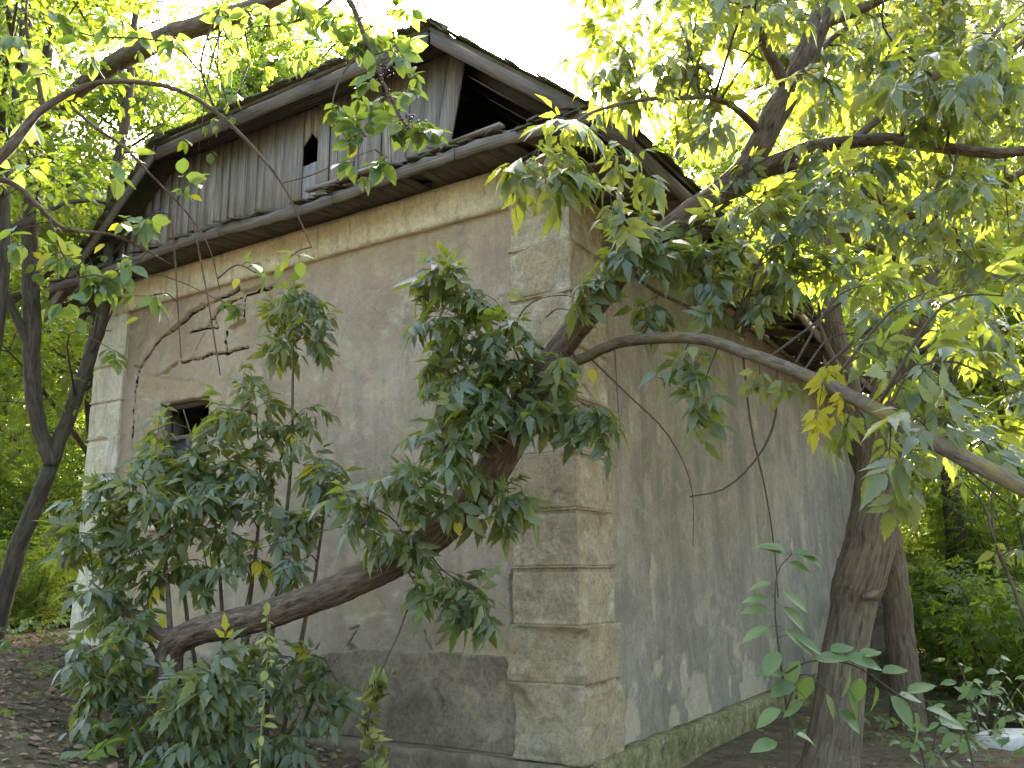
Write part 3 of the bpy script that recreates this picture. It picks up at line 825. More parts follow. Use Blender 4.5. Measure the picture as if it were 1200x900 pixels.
# ---------------------------------------------------------------- leaves
def leaflet(base, d, up, L, W, rows, bend, fold):
    d = d / np.linalg.norm(d); sd = np.cross(d, up); sd /= np.linalg.norm(sd) + 1e-9; nr = np.cross(sd, d)
    V = []; T = []
    idx = []
    for s, w in rows:
        c = base + d * (s * L) - nr * (bend * s * s * L)
        if w == 0: V.append(c); idx.append((len(V) - 1,))
        else:
            e = nr * (fold * w * W)
            V += [c - sd * w * W + e, c, c + sd * w * W + e]; idx.append((len(V) - 3, len(V) - 2, len(V) - 1))
    for a, b in zip(idx[:-1], idx[1:]):
        if len(a) == 1 and len(b) == 3: T += [(a[0], b[1], b[0]), (a[0], b[2], b[1])]
        elif len(a) == 3 and len(b) == 1: T += [(a[0], a[1], b[0]), (a[1], a[2], b[0])]
        else: T += [(a[0], a[1], b[1]), (a[0], b[1], b[0]), (a[1], a[2], b[2]), (a[1], b[2], b[1])]
    return V, T
ROWS_HI = [(0, 0), (.09, .26), (.24, .44), (.34, .50), (.40, .36), (.52, .42), (.58, .27), (.70, .25), (.76, .14), (1, 0)]
ROWS_LO = [(0, 0), (.30, .50), (.42, .34), (.56, .36), (1, 0)]
ROWS_MIN = [(0, 0), (.42, .45), (1, 0)]
ROWS_OV = [(0, 0), (.08, .22), (.25, .45), (.48, .50), (.72, .36), (.90, .12), (1, 0)]
ROWS_OVLO = [(0, 0), (.22, .42), (.60, .46), (1, 0)]
def leaf_shape(kind, rows, rg, petiole=True):
    V, T = [], []
    def put(v, t):
        n = len(V); V.extend(v); T.extend([(a + n, b + n, c + n) for a, b, c in t])
    def stalk(a, b, r):
        a, b = np.array(a, float), np.array(b, float); d = b - a; x = np.cross(d, [.1, .3, 1]); x /= np.linalg.norm(x) + 1e-9; y = np.cross(d, x); y /= np.linalg.norm(y) + 1e-9
        v = [p + (x * math.cos(q) + y * math.sin(q)) * r for p in (a, b) for q in (0, 2.1, 4.2)]
        put(v, [(0, 1, 4), (0, 4, 3), (1, 2, 5), (1, 5, 4), (2, 0, 3), (2, 3, 5)])
    up = np.array([0, 0, 1.])
    if kind == 'elder':                                   # 3 to 5 pointed leaflets on one stalk
        n2 = rg.rand() < .6
        sag = rg.uniform(.0, .6)
        p = lambda y: np.array([0, y, -sag * y * y * 2.2])
        if petiole: stalk((0, 0, 0), p(.075), .0014); stalk(p(.075), p(.15), .0012)
        L = rg.uniform(.135, .18)
        put(*leaflet(p(.15), np.array([rg.uniform(-.1, .1), 1, -sag * .9 - rg.uniform(0, .3)]), up, L * 1.15, L * .48, rows, rg.uniform(.05, .3), rg.uniform(.12, .4)))
        for y, k in (((.075, 1.0), (.115, .95)) if n2 else ((.095, 1.0),)):
            for sx in (-1, 1):
                a = rg.uniform(.75, 1.15)
                dd = np.array([sx * math.sin(a), math.cos(a), -sag * .5 - rg.uniform(.05, .6)])
                put(*leaflet(p(y) + np.array([sx * .006, 0, 0]), dd, up + np.array([sx * rg.uniform(-.2, .4), 0, 0]), L * k * rg.uniform(.8, 1.08), L * rg.uniform(.32, .42), rows, rg.uniform(.05, .35), rg.uniform(.1, .4)))
    elif kind == 'ovate':
        if petiole: stalk((0, 0, 0), (0, .02, 0), .0014)
        put(*leaflet(np.array([0, .02, 0]), np.array([0, 1, -rg.uniform(0, .25)]), up, .145, .092 * rg.uniform(.8, 1.05), rows, rg.uniform(.05, .3), rg.uniform(.05, .3)))
    elif kind == 'wilted':
        if petiole: stalk((0, 0, 0), (0, .03, -.01), .0012)
        for k in range(rg.randint(2, 4)):
            put(*leaflet(np.array([rg.uniform(-.015, .015), .03, -.01]), np.array([rg.uniform(-.5, .5), .25, -1]), np.array([rg.uniform(-.6, .6), 1, .2]), rg.uniform(.09, .13), .04, rows, rg.uniform(-.1, .4), rg.uniform(.5, .9)))
    elif kind == 'spray':                                 # a short twig end of a tree in the wood
        for k in range(7):
            y = .04 + .035 * k; sx = (-1) ** k; a = rg.uniform(.4, 1.2)
            put(*leaflet(np.array([0, y, 0]), np.array([sx * math.sin(a), math.cos(a), rg.uniform(-.7, .1)]), up + np.array([rg.uniform(-.4, .4), rg.uniform(-.3, .3), 0]), rg.uniform(.10, .145), rg.uniform(.055, .08), rows, rg.uniform(0, .3), rg.uniform(.05, .35)))
    return np.array(V), np.array(T)
_rg = np.random.RandomState(3)
NVAR = 8
SHAPES = {}
for kind, hi, lo in (('elder', ROWS_HI, ROWS_LO), ('ovate', ROWS_OV, ROWS_OVLO), ('wilted', ROWS_LO, ROWS_LO), ('spray', ROWS_MIN, ROWS_MIN)):
    SHAPES[kind] = []
    for v in range(NVAR):
        st_ = _rg.get_state(); a = leaf_shape(kind, hi, _rg); _rg.set_state(st_); b_ = leaf_shape(kind, lo, _rg)
        SHAPES[kind].append((a, b_))
LEAFMESH = {}
def leafmesh(kind, v, mat):
    if (kind, v, mat) not in LEAFMESH:
        V, T = SHAPES[kind][v][0]
        LEAFMESH[kind, v, mat] = mesh('leaf', V, [T], mat, False, {'tint': np.full(len(V), _rg.uniform(.1, .6))})
    return LEAFMESH[kind, v, mat]
def frame(d, up):
    d = d / (np.linalg.norm(d, axis=-1, keepdims=True) + 1e-9)
    x = np.cross(d, up); x /= np.linalg.norm(x, axis=-1, keepdims=True) + 1e-9
    z = np.cross(x, d)
    return np.stack([x, d, z], -1)
def leaves_mesh(name, kind, mat, pos, rot, scl, lod=1):
    """all leaves joined into one mesh"""
    n = len(pos); var = RS.randint(0, NVAR, n); tint = RS.uniform(0, .8, n)
    Vs, Ts, As, off = [], [], [], 0
    for v in range(NVAR):
        m_ = np.where(var == v)[0]
        if not len(m_): continue
        V, T = SHAPES[kind][v][lod]
        W = np.einsum('nij,kj->nki', rot[m_] * scl[m_][:, None, None], V) + pos[m_][:, None]
        k = len(V)
        Vs.append(W.reshape(-1, 3)); Ts.append((T[None] + (np.arange(len(m_)) * k)[:, None, None] + off).reshape(-1, 3))
        As.append(np.repeat(tint[m_], k)); off += len(m_) * k
    return mesh(name, np.vstack(Vs), [np.vstack(Ts)], mat, False, {'tint': np.concatenate(As)})
def in_house(P, pad=.06):
    q = P - C0; t_, s_ = q @ EL, q @ ER
    z = P[..., 2]
    core = (t_ > -pad) & (t_ < WL + pad) & (s_ > -pad) & (s_ < LR + pad) & (z < 5.9 + np.clip(np.minimum(t_, WL - t_), -1, 9) * RK + .15)
    eave = (t_ > -OV - .12) & (t_ < WL + OV) & (s_ > GS - .1) & (s_ < LR) & (z > 4.95) & (z < 5.9 + np.minimum(t_, WL - t_) * RK + .12)
    pent_ = (t_ > -.6) & (t_ < WL + .5) & (s_ > -PE - .1) & (s_ < .2) & (z > 5.25) & (z < 5.75)
    return core | eave | pent_

# ---------------------------------------------------------------- plants
class Plant:
    def __init__(s, name, label, cat, base, group=None, bark='bark_elder'):
        s.root = thing(name, label, cat, group, tuple(base)); s.base = np.asarray(base, float); s.bark = bark
        s.sk = []; s.skr = []; s.tw = MB(); s.L = []; s.nleaf = 0
    def limb(s, name, P, r, k=10, step=.04, rough=.10, fine=0.0, bark=None):
        P = np.asarray(P, float); Ln = np.linalg.norm(np.diff(P, axis=0), axis=1).sum()
        n = max(6, int(Ln / step)); Q = catmull(P, n)
        rr = np.interp(np.linspace(0, 1, n), np.linspace(0, 1, len(r)), r)
        sd = RS.uniform(0, 50)
        q = np.stack([np.linspace(0, Ln, n) * 3.0, np.full(n, sd), np.zeros(n)], -1)
        jit = np.stack([fbm(q, 3), fbm(q + 9, 3), fbm(q + 21, 3)], -1) * np.minimum(.022, rr * .8)[:, None]
        jit[0] *= 0
        Q = Q + jit
        V, F, c, B = tube(Q, rr, k, rough, sd, fine)
        o = add(name, mesh(name, V - s.base, [F, c], bark or s.bark, True, {'bk': B}), s.root)
        s.sk.append(Q[::2]); s.skr.append(rr[::2])
        return Q
    def twig(s, P, r0, r1, k=4, n=8):
        Q = catmull(P, n); V, F, c, B = tube(Q, np.linspace(r0, r1, n), k)
        s.tw.put(V - s.base, F, c, B)
        return Q
    def leaf(s, p, d, up, sc, kind='elder', mat='leaf_elder', big=True):
        s.L.append((p, d, up, sc, kind, mat, big))
    def shoot_leaves(s, Q, n, kind, mat, sc, lo=.25, droop=.5, spread=1.0):
        """opposite leaves along the outer part of a twig"""
        m_ = max(1, n // 2); us = np.linspace(lo, 1, m_)
        T = np.gradient(Q, axis=0)
        for j, u in enumerate(us):
            i = min(len(Q) - 1, int(u * (len(Q) - 1) + .5)); p, t_ = Q[i], T[i] / (np.linalg.norm(T[i]) + 1e-9)
            a = np.cross(t_, [0, 0, 1.]); a /= np.linalg.norm(a) + 1e-6
            if j % 2: a = np.cross(t_, a) * .6 + a * .5
            for sg in (-1, 1):
                d = t_ * RS.uniform(.1, .8) + a * sg * RS.uniform(.5, 1.1) * spread + RS.normal(0, .35, 3); d[2] -= droop * RS.uniform(-.2, 1.3)
                up = np.array([0, 0, 1.]) + RS.normal(0, .42, 3) + np.array([0, -.2, 0])
                r_ = RS.rand()
                if r_ < .08: continue
                s.leaf(p, d, up, sc * RS.uniform(.5, 1.22), kind, 'leaf_pale' if r_ < .2 and mat != 'leaf_wood' else ('leaf_yellow' if r_ > .992 else mat))
        s.leaf(Q[-1], T[-1] / (np.linalg.norm(T[-1]) + 1e-9) + np.array([0, 0, -droop * .6]), np.array([0, -.2, 1.]) + RS.normal(0, .2, 3), sc, kind, mat)
    def cluster(s, c, rad, n, kind='elder', mat='leaf_elder', sc=1.0, droop=.5, src=None, squash=(1, 1, 1), per=8, bend=.15):
        """a leafy shoot that leaves the nearest limb and fills a small volume round c"""
        c = np.asarray(c, float)
        if src is None:
            A = np.vstack(s.sk); d = np.linalg.norm(A - c, axis=1) + np.maximum(0, A[:, 2] - c[2]) * .4
            src = A[np.argmin(d)]
        L = np.linalg.norm(c - src)
        mid_ = (src + c) / 2 + RS.normal(0, .08, 3) * L + np.array([0, 0, bend * L])
        Q = s.twig([src, mid_, c], .004 + .007 * min(L, 1.5), .003, 5, 9)
        k = max(2, n // per)
        for i in range(k):
            v = RS.normal(0, 1, 3); v /= np.linalg.norm(v); v *= rad * RS.uniform(.45, 1.0) * np.array(squash)
            st_ = Q[RS.randint(4, 9)]; e = c + v
            if in_house(e): continue
            w = s.twig([st_, (st_ + e) / 2 + np.array([0, 0, .10 * np.linalg.norm(e - st_)]) + RS.normal(0, .02, 3), e], .0032, .0018, 3, 6)
            s.shoot_leaves(w, max(2, n // k), kind, mat, sc, .3, droop)
    def finish(s, nobj=300, twig_mat='twig_bark', maxscale=1):
        if s.tw.n: add('twigs', s.tw.me('twigs', twig_mat, True, 'bk'), s.root, 'stuff')
        if not s.L: return
        pos = np.array([l[0] for l in s.L]); ok = ~in_house(pos)
        # keep the tips off the walls too
        tip = pos + np.array([l[1] / (np.linalg.norm(l[1]) + 1e-9) * .2 * l[3] for l in s.L]); ok &= ~in_house(tip, .02)
        ok &= pos[:, 2] > gz(pos[:, 0], pos[:, 1]) + .03
        idx = np.where(ok)[0]
        rot = frame(np.array([l[1] for l in s.L]), np.array([l[2] for l in s.L])); scl = np.array([l[3] for l in s.L])
        u, v, w = project(pos)
        vis = (u > -10) & (u < 1210) & (v > -10) & (v < 910) & (w > .3)
        score = np.where(vis, scl / np.maximum(w, .1), 0)
        order = idx[np.argsort(-score[idx])]
        own = [i for i in order[:nobj] if score[i] > 0 and s.L[i][6]]
        for i in own:
            o = add('leaf', leafmesh(s.L[i][4], RS.randint(0, NVAR), s.L[i][5]), s.root)
            M = mathutils.Matrix([[*(rot[i][r] * scl[i]), pos[i][r] - s.base[r]] for r in range(3)] + [[0, 0, 0, 1]])
            o.matrix_local = M
        rest = np.array(sorted(set(idx.tolist()) - set(own)), int)
        for key in sorted({(s.L[i][4], s.L[i][5]) for i in rest}):
            g = np.array([i for i in rest if (s.L[i][4], s.L[i][5]) == key], int)
            add('foliage', leaves_mesh('foliage', key[0], key[1], pos[g] - s.base, rot[g], scl[g]), s.root, 'stuff')

A3 = lambda L: [at(*p) for p in L]
def pxr(rpx, y): return rpx / FPX * y

# ================= the leaning box elder in front of the house
b0_ = at(205, 905, 6.75); b0_[2] = gz1(b0_[0], b0_[1]) - .05
elder = Plant('leaning_tree', 'crooked tree leaning across the house corner from a short upright stump', 'tree', (b0_[0], b0_[1], b0_[2] + .05))
trunk = [b0_] + A3([(200, 850, 6.75), (196, 795, 6.74), (200, 762, 6.72), (222, 744, 6.69), (300, 722, 6.6), (400, 690, 6.5), (480, 650, 6.4), (545, 595, 6.35), (590, 530, 6.3),
          (618, 475, 6.25), (645, 425, 6.25), (690, 365, 6.2), (740, 305, 6.2), (800, 258, 6.25), (850, 225, 6.3), (880, 190, 6.35), (905, 140, 6.4), (935, 85, 6.4), (960, 20, 6.4), (978, -60, 6.4), (990, -160, 6.4)])
elder.limb('trunk', trunk, [.13, .10, .092, .093, .097, .100, .100, .102, .112, .122, .118, .088, .083, .083, .09, .10, .10, .10, .095, .09, .08, .05], 56, .014, .10, .017)
lim = lambda L, r, **k: elder.limb('branch', A3(L), r, **k)
# broken stub at the bend
lim([(215, 750, 6.7), (190, 742, 6.72), (176, 734, 6.75)], [.07, .05, .035], k=12, bark='bark_elder')
lim([(640, 436, 6.24), (662, 430, 6.2), (690, 416, 6.1), (730, 402, 5.9), (800, 397, 5.5), (850, 405, 5.2), (920, 430, 4.8), (1000, 465, 4.4), (1080, 510, 4.0), (1150, 548, 3.7), (1240, 590, 3.4), (1330, 620, 3.2)],
    [.055, .045, .042, .04, .038, .036, .036, .036, .037, .037, .035, .02], k=14, step=.025, bark='bark_limb')
lim([(872, 205, 6.33), (915, 188, 6.3), (960, 172, 6.2), (1040, 163, 6.1), (1110, 172, 6.0), (1180, 178, 5.9), (1280, 165, 5.7)], [.07, .06, .055, .05, .045, .04, .02])
lim([(862, 215, 6.32), (930, 195, 6.5), (985, 212, 6.7), (1060, 248, 7.0), (1120, 280, 7.2)], [.06, .05, .042, .035, .02])
lim([(842, 230, 6.3), (890, 222, 6.5), (930, 235, 6.6), (965, 262, 6.8), (1010, 285, 7.1), (1065, 310, 7.4)], [.05, .045, .042, .04, .036, .02], bark='bark_limb')
lim([(1000, 166, 6.15), (1030, 140, 6.1), (1075, 108, 6.0), (1100, 90, 5.9), (1150, 55, 5.8), (1200, 10, 5.7), (1260, -50, 5.6)], [.035, .032, .03, .028, .025, .022, .012], bark='bark_limb')
lim([(1085, 168, 6.05), (1120, 118, 6.0), (1160, 80, 5.9), (1215, 35, 5.8), (1270, 0, 5.7)], [.025, .022, .02, .018, .01], bark='bark_limb')
lim([(925, 108, 6.4), (900, 60, 6.2), (880, 10, 6.0), (850, -60, 5.8)], [.05, .04, .03, .02])
lim([(895, 160, 6.4), (850, 120, 6.0), (790, 115, 5.5), (730, 120, 5.0), (680, 140, 4.7), (640, 180, 4.5)], [.035, .022, .016, .012, .008, .004])
lim([(960, 30, 6.4), (1030, 0, 6.3), (1110, -40, 6.2), (1200, -60, 6.0)], [.05, .035, .03, .02])
lim([(905, 150, 6.4), (960, 60, 6.9), (1020, 20, 7.3), (1080, 20, 7.6)], [.03, .025, .02, .01])
lim([(735, 312, 6.2), (760, 335, 6.05), (800, 357, 5.95), (842, 378, 5.8), (873, 396, 5.7)], [.018, .014, .013, .012, .010])
# bare twigs
def tw(L, r0=.006, r1=.002): elder.twig(A3(L), r0, r1, 5, 14); 
tw([(605, 400, 6.1), (608, 372, 6.0), (628, 352, 5.95), (662, 346, 5.95), (690, 356, 6.0)], .006, .003)
tw([(640, 372, 6.1), (655, 362, 6.0), (685, 368, 6.0)], .005, .002)
tw([(690, 418, 6.1), (735, 462, 5.95), (775, 500, 5.8), (800, 540, 5.7), (812, 582, 5.65), (812, 640, 5.6)], .007, .002)
tw([(910, 428, 4.85), (908, 490, 4.9), (888, 535, 4.95), (850, 572, 5.0), (808, 582, 5.05)], .009, .004)
tw([(870, 412, 5.1), (880, 500, 5.15), (896, 570, 5.2), (907, 640, 5.25), (912, 700, 5.3)], .008, .003)
tw([(720, 404, 5.95), (724, 470, 5.9), (728, 510, 5.9)], .004, .0015)
tw([(480, 650, 6.4), (420, 617, 6.2), (350, 630, 6.1), (275, 652, 6.0)], .006, .002)
tw([(1100, 520, 3.95), (1180, 590, 3.9), (1230, 620, 3.85)], .006, .003)
tw([(820, 360, 5.85), (900, 362, 6.0), (960, 372, 6.3), (1040, 395, 6.7)], .006, .003)
tw([(1085, 500, 4.0), (1060, 470, 4.1), (1050, 400, 4.2)], .004, .002)
CL = lambda P, px, py, y, r, n, **k: P.cluster(at(px, py, y), pxr(r, y), n, **k)
for c in [(522, 325, 6.1, 40, 26), (545, 345, 6.1, 30, 14), (505, 385, 6.1, 38, 26), (535, 425, 6.05, 42, 30), (575, 400, 6.0, 40, 26), (600, 440, 6.0, 40, 26), (560, 470, 6.0, 45, 34), (520, 470, 6.0, 35, 18),
          (495, 520, 6.0, 36, 20), (540, 530, 6.0, 42, 30), (610, 490, 5.95, 35, 20), (640, 460, 5.95, 30, 18), (470, 570, 6.0, 36, 20), (425, 590, 6.0, 32, 18), (500, 600, 6.0, 36, 20), (455, 625, 6.0, 36, 20),
          (590, 600, 6.1, 34, 18), (610, 570, 6.1, 26, 12), (530, 695, 6.15, 36, 30), (505, 715, 6.1, 30, 18), (560, 690, 6.1, 26, 14), (690, 478, 5.9, 30, 18), (712, 500, 5.9, 26, 14), (660, 410, 5.9, 28, 14),
          (690, 335, 5.95, 32, 18), (720, 300, 5.85, 32, 18), (745, 268, 5.8, 30, 16), (770, 350, 5.9, 34, 18), (800, 300, 5.9, 36, 18), (830, 330, 5.8, 34, 18), (850, 300, 5.8, 36, 16), (795, 440, 5.5, 30, 16), (815, 475, 5.45, 26, 12),
          (760, 300, 5.9, 30, 16), (640, 215, 4.45, 30, 12), (618, 192, 4.4, 28, 10), (680, 190, 4.6, 32, 12), (655, 150, 4.5, 30, 10), (705, 235, 4.7, 28, 8), (870, 360, 5.6, 36, 14), (740, 190, 4.8, 38, 14), (905, 330, 5.6, 36, 14)]:
    CL(elder, *c[:4], int(c[4] * 1.3), droop=.6)
# the crown to the upper right
for i in range(150):
    px, py = RS.uniform(690, 1215), RS.uniform(-60, 330)
    if py > 60 + (px - 690) * 1.1 and px < 830: continue
    if px < 760 and py < 40 and RS.rand() < .6: continue
    CL(elder, px, py, RS.uniform(5.0, 7.6), RS.uniform(32, 58), RS.randint(12, 22), droop=.7)
for i in range(16):
    CL(elder, RS.uniform(1010, 1210), RS.uniform(300, 560), RS.uniform(3.7, 5.0), RS.uniform(30, 50), RS.randint(6, 12), droop=.7)
# yellow leaves on the arching limb
for (px, py, y, n) in [(890, 440, 4.95, 4), (920, 450, 4.8, 4), (965, 430, 4.55, 5), (985, 465, 4.45, 4), (960, 490, 4.5, 3)]:
    src = at(px + 4, 424 + (px - 900) * .42, y)
    Q = elder.twig([src, at(px, py - 14, y), at(px, py, y)], .003, .002, 4, 6)
    for j in range(n):
        d = np.array([RS.uniform(-.7, .7), RS.uniform(-.6, .2), -1.0]); elder.leaf(Q[RS.randint(2, 6)], d, np.array([RS.uniform(-.5, .5), -1, .4]), RS.uniform(.45, .75), 'elder', 'leaf_yellow' if px > 930 else ('leaf_pale' if j % 2 else 'leaf_elder'))
for (px, py, y) in [(535, 618, 6.0), (190, 728, 6.6), (692, 440, 5.9)]:
    elder.leaf(at(px, py - 10, y), np.array([.2, -.3, -1]), np.array([.1, -1, .3]), .7, 'ovate', 'leaf_yellow')
# wilted broken sprig hanging below the trunk
Q = elder.twig(A3([(498, 655, 6.3), (470, 735, 6.1), (452, 775, 6.0), (440, 805, 5.95), (432, 850, 5.95), (440, 900, 5.95)]), .006, .003, 5, 20)
for j in range(46):
    p = Q[RS.randint(9, 20)]; elder.leaf(p + RS.normal(0, .03, 3), np.array([RS.uniform(-1, 1), RS.uniform(-.7, .5), -.9]), np.array([RS.uniform(-.4, .4), -1, .5]), RS.uniform(1.0, 1.7), 'wilted', 'leaf_wilted' if j % 9 else 'leaf_dry')
elder.finish()

# ================= sucker thicket in front of the gable wall
sb = at(250, 890, 7.1); sb[2] = gz1(sb[0], sb[1])
shrub = Plant('sapling_thicket', 'leafy green thicket of young shoots in front of the gable wall', 'shrub', sb, bark='bark_limb')
for L in [[(250, 890, 7.1), (225, 760, 7.15), (205, 640, 7.2), (165, 560, 7.2)], [(270, 890, 7.2), (262, 740, 7.3), (250, 600, 7.35), (215, 480, 7.4)], [(290, 890, 7.2), (290, 740, 7.3), (305, 590, 7.3), (300, 480, 7.4)],
          [(310, 890, 7.2), (320, 740, 7.3), (340, 560, 7.4), (343, 430, 7.4), (345, 330, 7.4)], [(320, 890, 7.1), (355, 740, 7.2), (375, 640, 7.2), (385, 540, 7.3)], [(240, 890, 7.0), (190, 780, 6.9), (150, 720, 6.9), (105, 680, 6.9)],
          [(235, 890, 6.9), (180, 830, 6.7), (130, 790, 6.6), (105, 770, 6.6)], [(260, 890, 6.8), (260, 830, 6.4), (250, 790, 6.2), (235, 770, 6.1)], [(330, 890, 7.0), (370, 810, 7.0), (395, 770, 7.0)], [(200, 740, 6.8), (196, 680, 7.0), (185, 620, 7.0), (130, 560, 7.1)]]:
    P = A3(L)
    if L[0][1] > 800: P[0][2] = gz1(P[0][0], P[0][1]) - .02
    shrub.limb('stem', P, [.022, .017, .012, .005], k=8, step=.06)
for L in [[(280, 745, 6.62), (290, 700, 6.9), (300, 650, 7.0)], [(240, 745, 6.7), (245, 690, 6.9), (238, 640, 7.1)], [(320, 720, 6.6), (335, 670, 6.8), (350, 610, 7.0)]]:
    shrub.twig(A3(L), .008, .004, 5, 10)
for c in [(345, 335, 7.4, 22, 10), (335, 370, 7.4, 34, 20), (365, 350, 7.35, 24, 10), (330, 405, 7.4, 30, 14), (365, 395, 7.3, 26, 10), (258, 478, 7.35, 22, 10), (180, 505, 7.3, 18, 6), (218, 548, 7.2, 28, 22), (195, 525, 7.2, 20, 10), (212, 580, 7.1, 30, 20), (236, 530, 7.25, 20, 12), (240, 572, 7.1, 26, 16), (235, 600, 6.9, 36, 18), (170, 590, 6.9, 36, 18), (285, 445, 7.4, 26, 12), (300, 480, 7.3, 36, 22), (345, 490, 7.3, 36, 22), (255, 525, 7.3, 24, 12),
          (185, 545, 7.2, 38, 24), (240, 560, 7.2, 38, 24), (300, 550, 7.2, 40, 26), (355, 545, 7.2, 38, 24), (395, 560, 7.1, 26, 10), (130, 570, 7.1, 34, 20), (150, 610, 7.0, 36, 22), (205, 610, 7.0, 38, 24), (270, 610, 7.0, 38, 24), (330, 610, 7.1, 36, 20), (380, 610, 7.1, 30, 12),
          (105, 640, 7.0, 34, 20), (140, 665, 6.9, 36, 24), (190, 670, 6.9, 32, 16), (240, 660, 7.0, 34, 14), (300, 660, 7.0, 34, 14), (350, 660, 7.0, 34, 14), (105, 700, 6.9, 36, 24), (150, 720, 6.8, 36, 24), (110, 760, 6.7, 36, 22), (150, 785, 6.6, 38, 26),
          (120, 830, 6.6, 36, 20), (165, 840, 6.5, 34, 18), (240, 790, 6.2, 40, 30), (215, 830, 6.2, 34, 22), (270, 830, 6.2, 36, 24), (250, 870, 6.2, 36, 20), (330, 770, 6.9, 36, 18), (300, 800, 6.7, 34, 16), (375, 770, 6.9, 30, 14), (395, 800, 6.9, 24, 10), (350, 830, 6.8, 34, 16), (320, 870, 6.8, 34, 16), (190, 880, 6.3, 34, 16), (95, 600, 7.1, 26, 12)]:
    CL(shrub, *c[:4], int(c[4] * 1.6), droop=.6, sc=.92)
shrub.finish()

# ================= wilting weed in front of the thicket
wb = at(308, 930, 5.4); wb[2] = gz1(wb[0], wb[1])
weed = Plant('wilting_weed', 'pale thin weed stalk with curled wilting leaves beside the thicket', 'weed', wb)
P = [wb] + A3([(305, 880, 5.42), (309, 820, 5.44), (314, 760, 5.46), (312, 705, 5.48)])
Q = weed.limb('stalk', P, [.006, .005, .004, .003, .002], k=6, step=.03, bark='green_stem')
for i in range(46):
    j = RS.randint(4, len(Q)); a = RS.uniform(0, 6.28)
    weed.leaf(Q[j], np.array([math.cos(a), math.sin(a) * .6, RS.uniform(-.8, .3)]), np.array([RS.normal(0, .5), -.4, 1.]), RS.uniform(.25, .6), 'ovate' if i % 4 else 'wilted', 'leaf_wilted')
weed.finish(60, 'green_stem')

# ================= trees right of the house
b1 = at(963, 930, 8.0); b1[2] = gz1(b1[0], b1[1])
stout = Plant('stout_tree', 'stout bent tree with furrowed grey bark beside the long wall', 'tree', b1, bark='bark_grey')
P = [b1 - EZ * .1] + A3([(976, 880, 8.0), (985, 800, 8.05), (997, 720, 8.1), (1008, 680, 8.1), (1022, 620, 8.15), (1030, 560, 8.2), (1036, 500, 8.25), (1050, 440, 8.3), (1068, 390, 8.35), (1082, 340, 8.4), (1095, 280, 8.45), (1108, 200, 8.5), (1116, 120, 8.5), (1122, 20, 8.5), (1126, -120, 8.5)])
stout.limb('trunk', P, [.27, .22, .19, .185, .215, .21, .20, .19, .165, .135, .12, .11, .10, .09, .08, .06], 60, .018, .07, .016)
for L, r in [([(1028, 690, 8.0), (1020, 697, 7.9), (1012, 700, 7.8)], [.06, .045, .02]), ([(1040, 500, 8.2), (1015, 520, 8.3), (1000, 500, 8.5), (985, 440, 8.7), (960, 380, 9.0)], [.08, .06, .05, .045, .02]),
             ([(1085, 330, 8.4), (1040, 300, 8.2), (990, 270, 8.0), (950, 255, 7.9)], [.06, .045, .035, .02]), ([(1095, 280, 8.45), (1150, 230, 8.2), (1220, 190, 8.0)], [.07, .05, .03]),
             ([(1110, 180, 8.5), (1050, 100, 8.7), (1000, 40, 9.0), (960, -20, 9.2)], [.06, .05, .04, .02]), ([(1060, 420, 8.3), (1110, 400, 8.0), (1170, 390, 7.8), (1230, 370, 7.6)], [.045, .035, .03, .015]),
             ([(1116, 110, 8.5), (1170, 60, 8.6), (1230, 20, 8.7)], [.05, .04, .02]), ([(1120, 60, 8.5), (1080, -20, 8.7), (1040, -80, 9)], [.05, .04, .02])]:
    stout.limb('branch', A3(L), r)
for i in range(115):
    px, py = RS.uniform(840, 1225), RS.uniform(-70, 330)
    CL(stout, px, py, RS.uniform(7.8, 10.5), RS.uniform(28, 48), RS.randint(10, 20), droop=.7)
for i in range(26):
    CL(stout, RS.uniform(1060, 1215), RS.uniform(330, 520), RS.uniform(7.4, 9.0), RS.uniform(28, 44), RS.randint(8, 14), droop=.7)
stout.finish()

b2 = at(1066, 852, 10.4); b2[2] = gz1(b2[0], b2[1])
slim = Plant('slim_tree', 'slim dark trunk leaning behind the stout bent tree', 'tree', b2, bark='bark_grey')
P = [b2 - EZ * .1] + A3([(1058, 780, 10.4), (1050, 700, 10.35), (1042, 640, 10.3), (1026, 580, 10.3), (1008, 520, 10.3), (990, 440, 10.4), (976, 380, 10.5), (968, 330, 10.6), (962, 250, 10.7), (955, 150, 10.8), (960, 40, 10.9), (970, -80, 11)])
slim.limb('trunk', P, [.20, .165, .155, .15, .15, .15, .14, .13, .12, .11, .10, .09, .05], 32, .03, .06, .010)
for L, r in [([(966, 300, 10.6), (920, 240, 10.8), (880, 180, 11)], [.06, .05, .02]), ([(960, 200, 10.7), (1010, 120, 11), (1050, 60, 11.2)], [.06, .045, .02]), ([(985, 420, 10.4), (1030, 380, 10.8), (1090, 350, 11.2)], [.05, .04, .02]), ([(960, 100, 10.8), (900, 40, 11), (850, 10, 11.2)], [.05, .04, .02])]:
    slim.limb('branch', A3(L), r)
for i in range(80):
    CL(slim, RS.uniform(800, 1200), RS.uniform(-70, 380), RS.uniform(10.4, 13), RS.uniform(26, 44), RS.randint(10, 18), droop=.6, sc=1.1)
slim.finish(150)

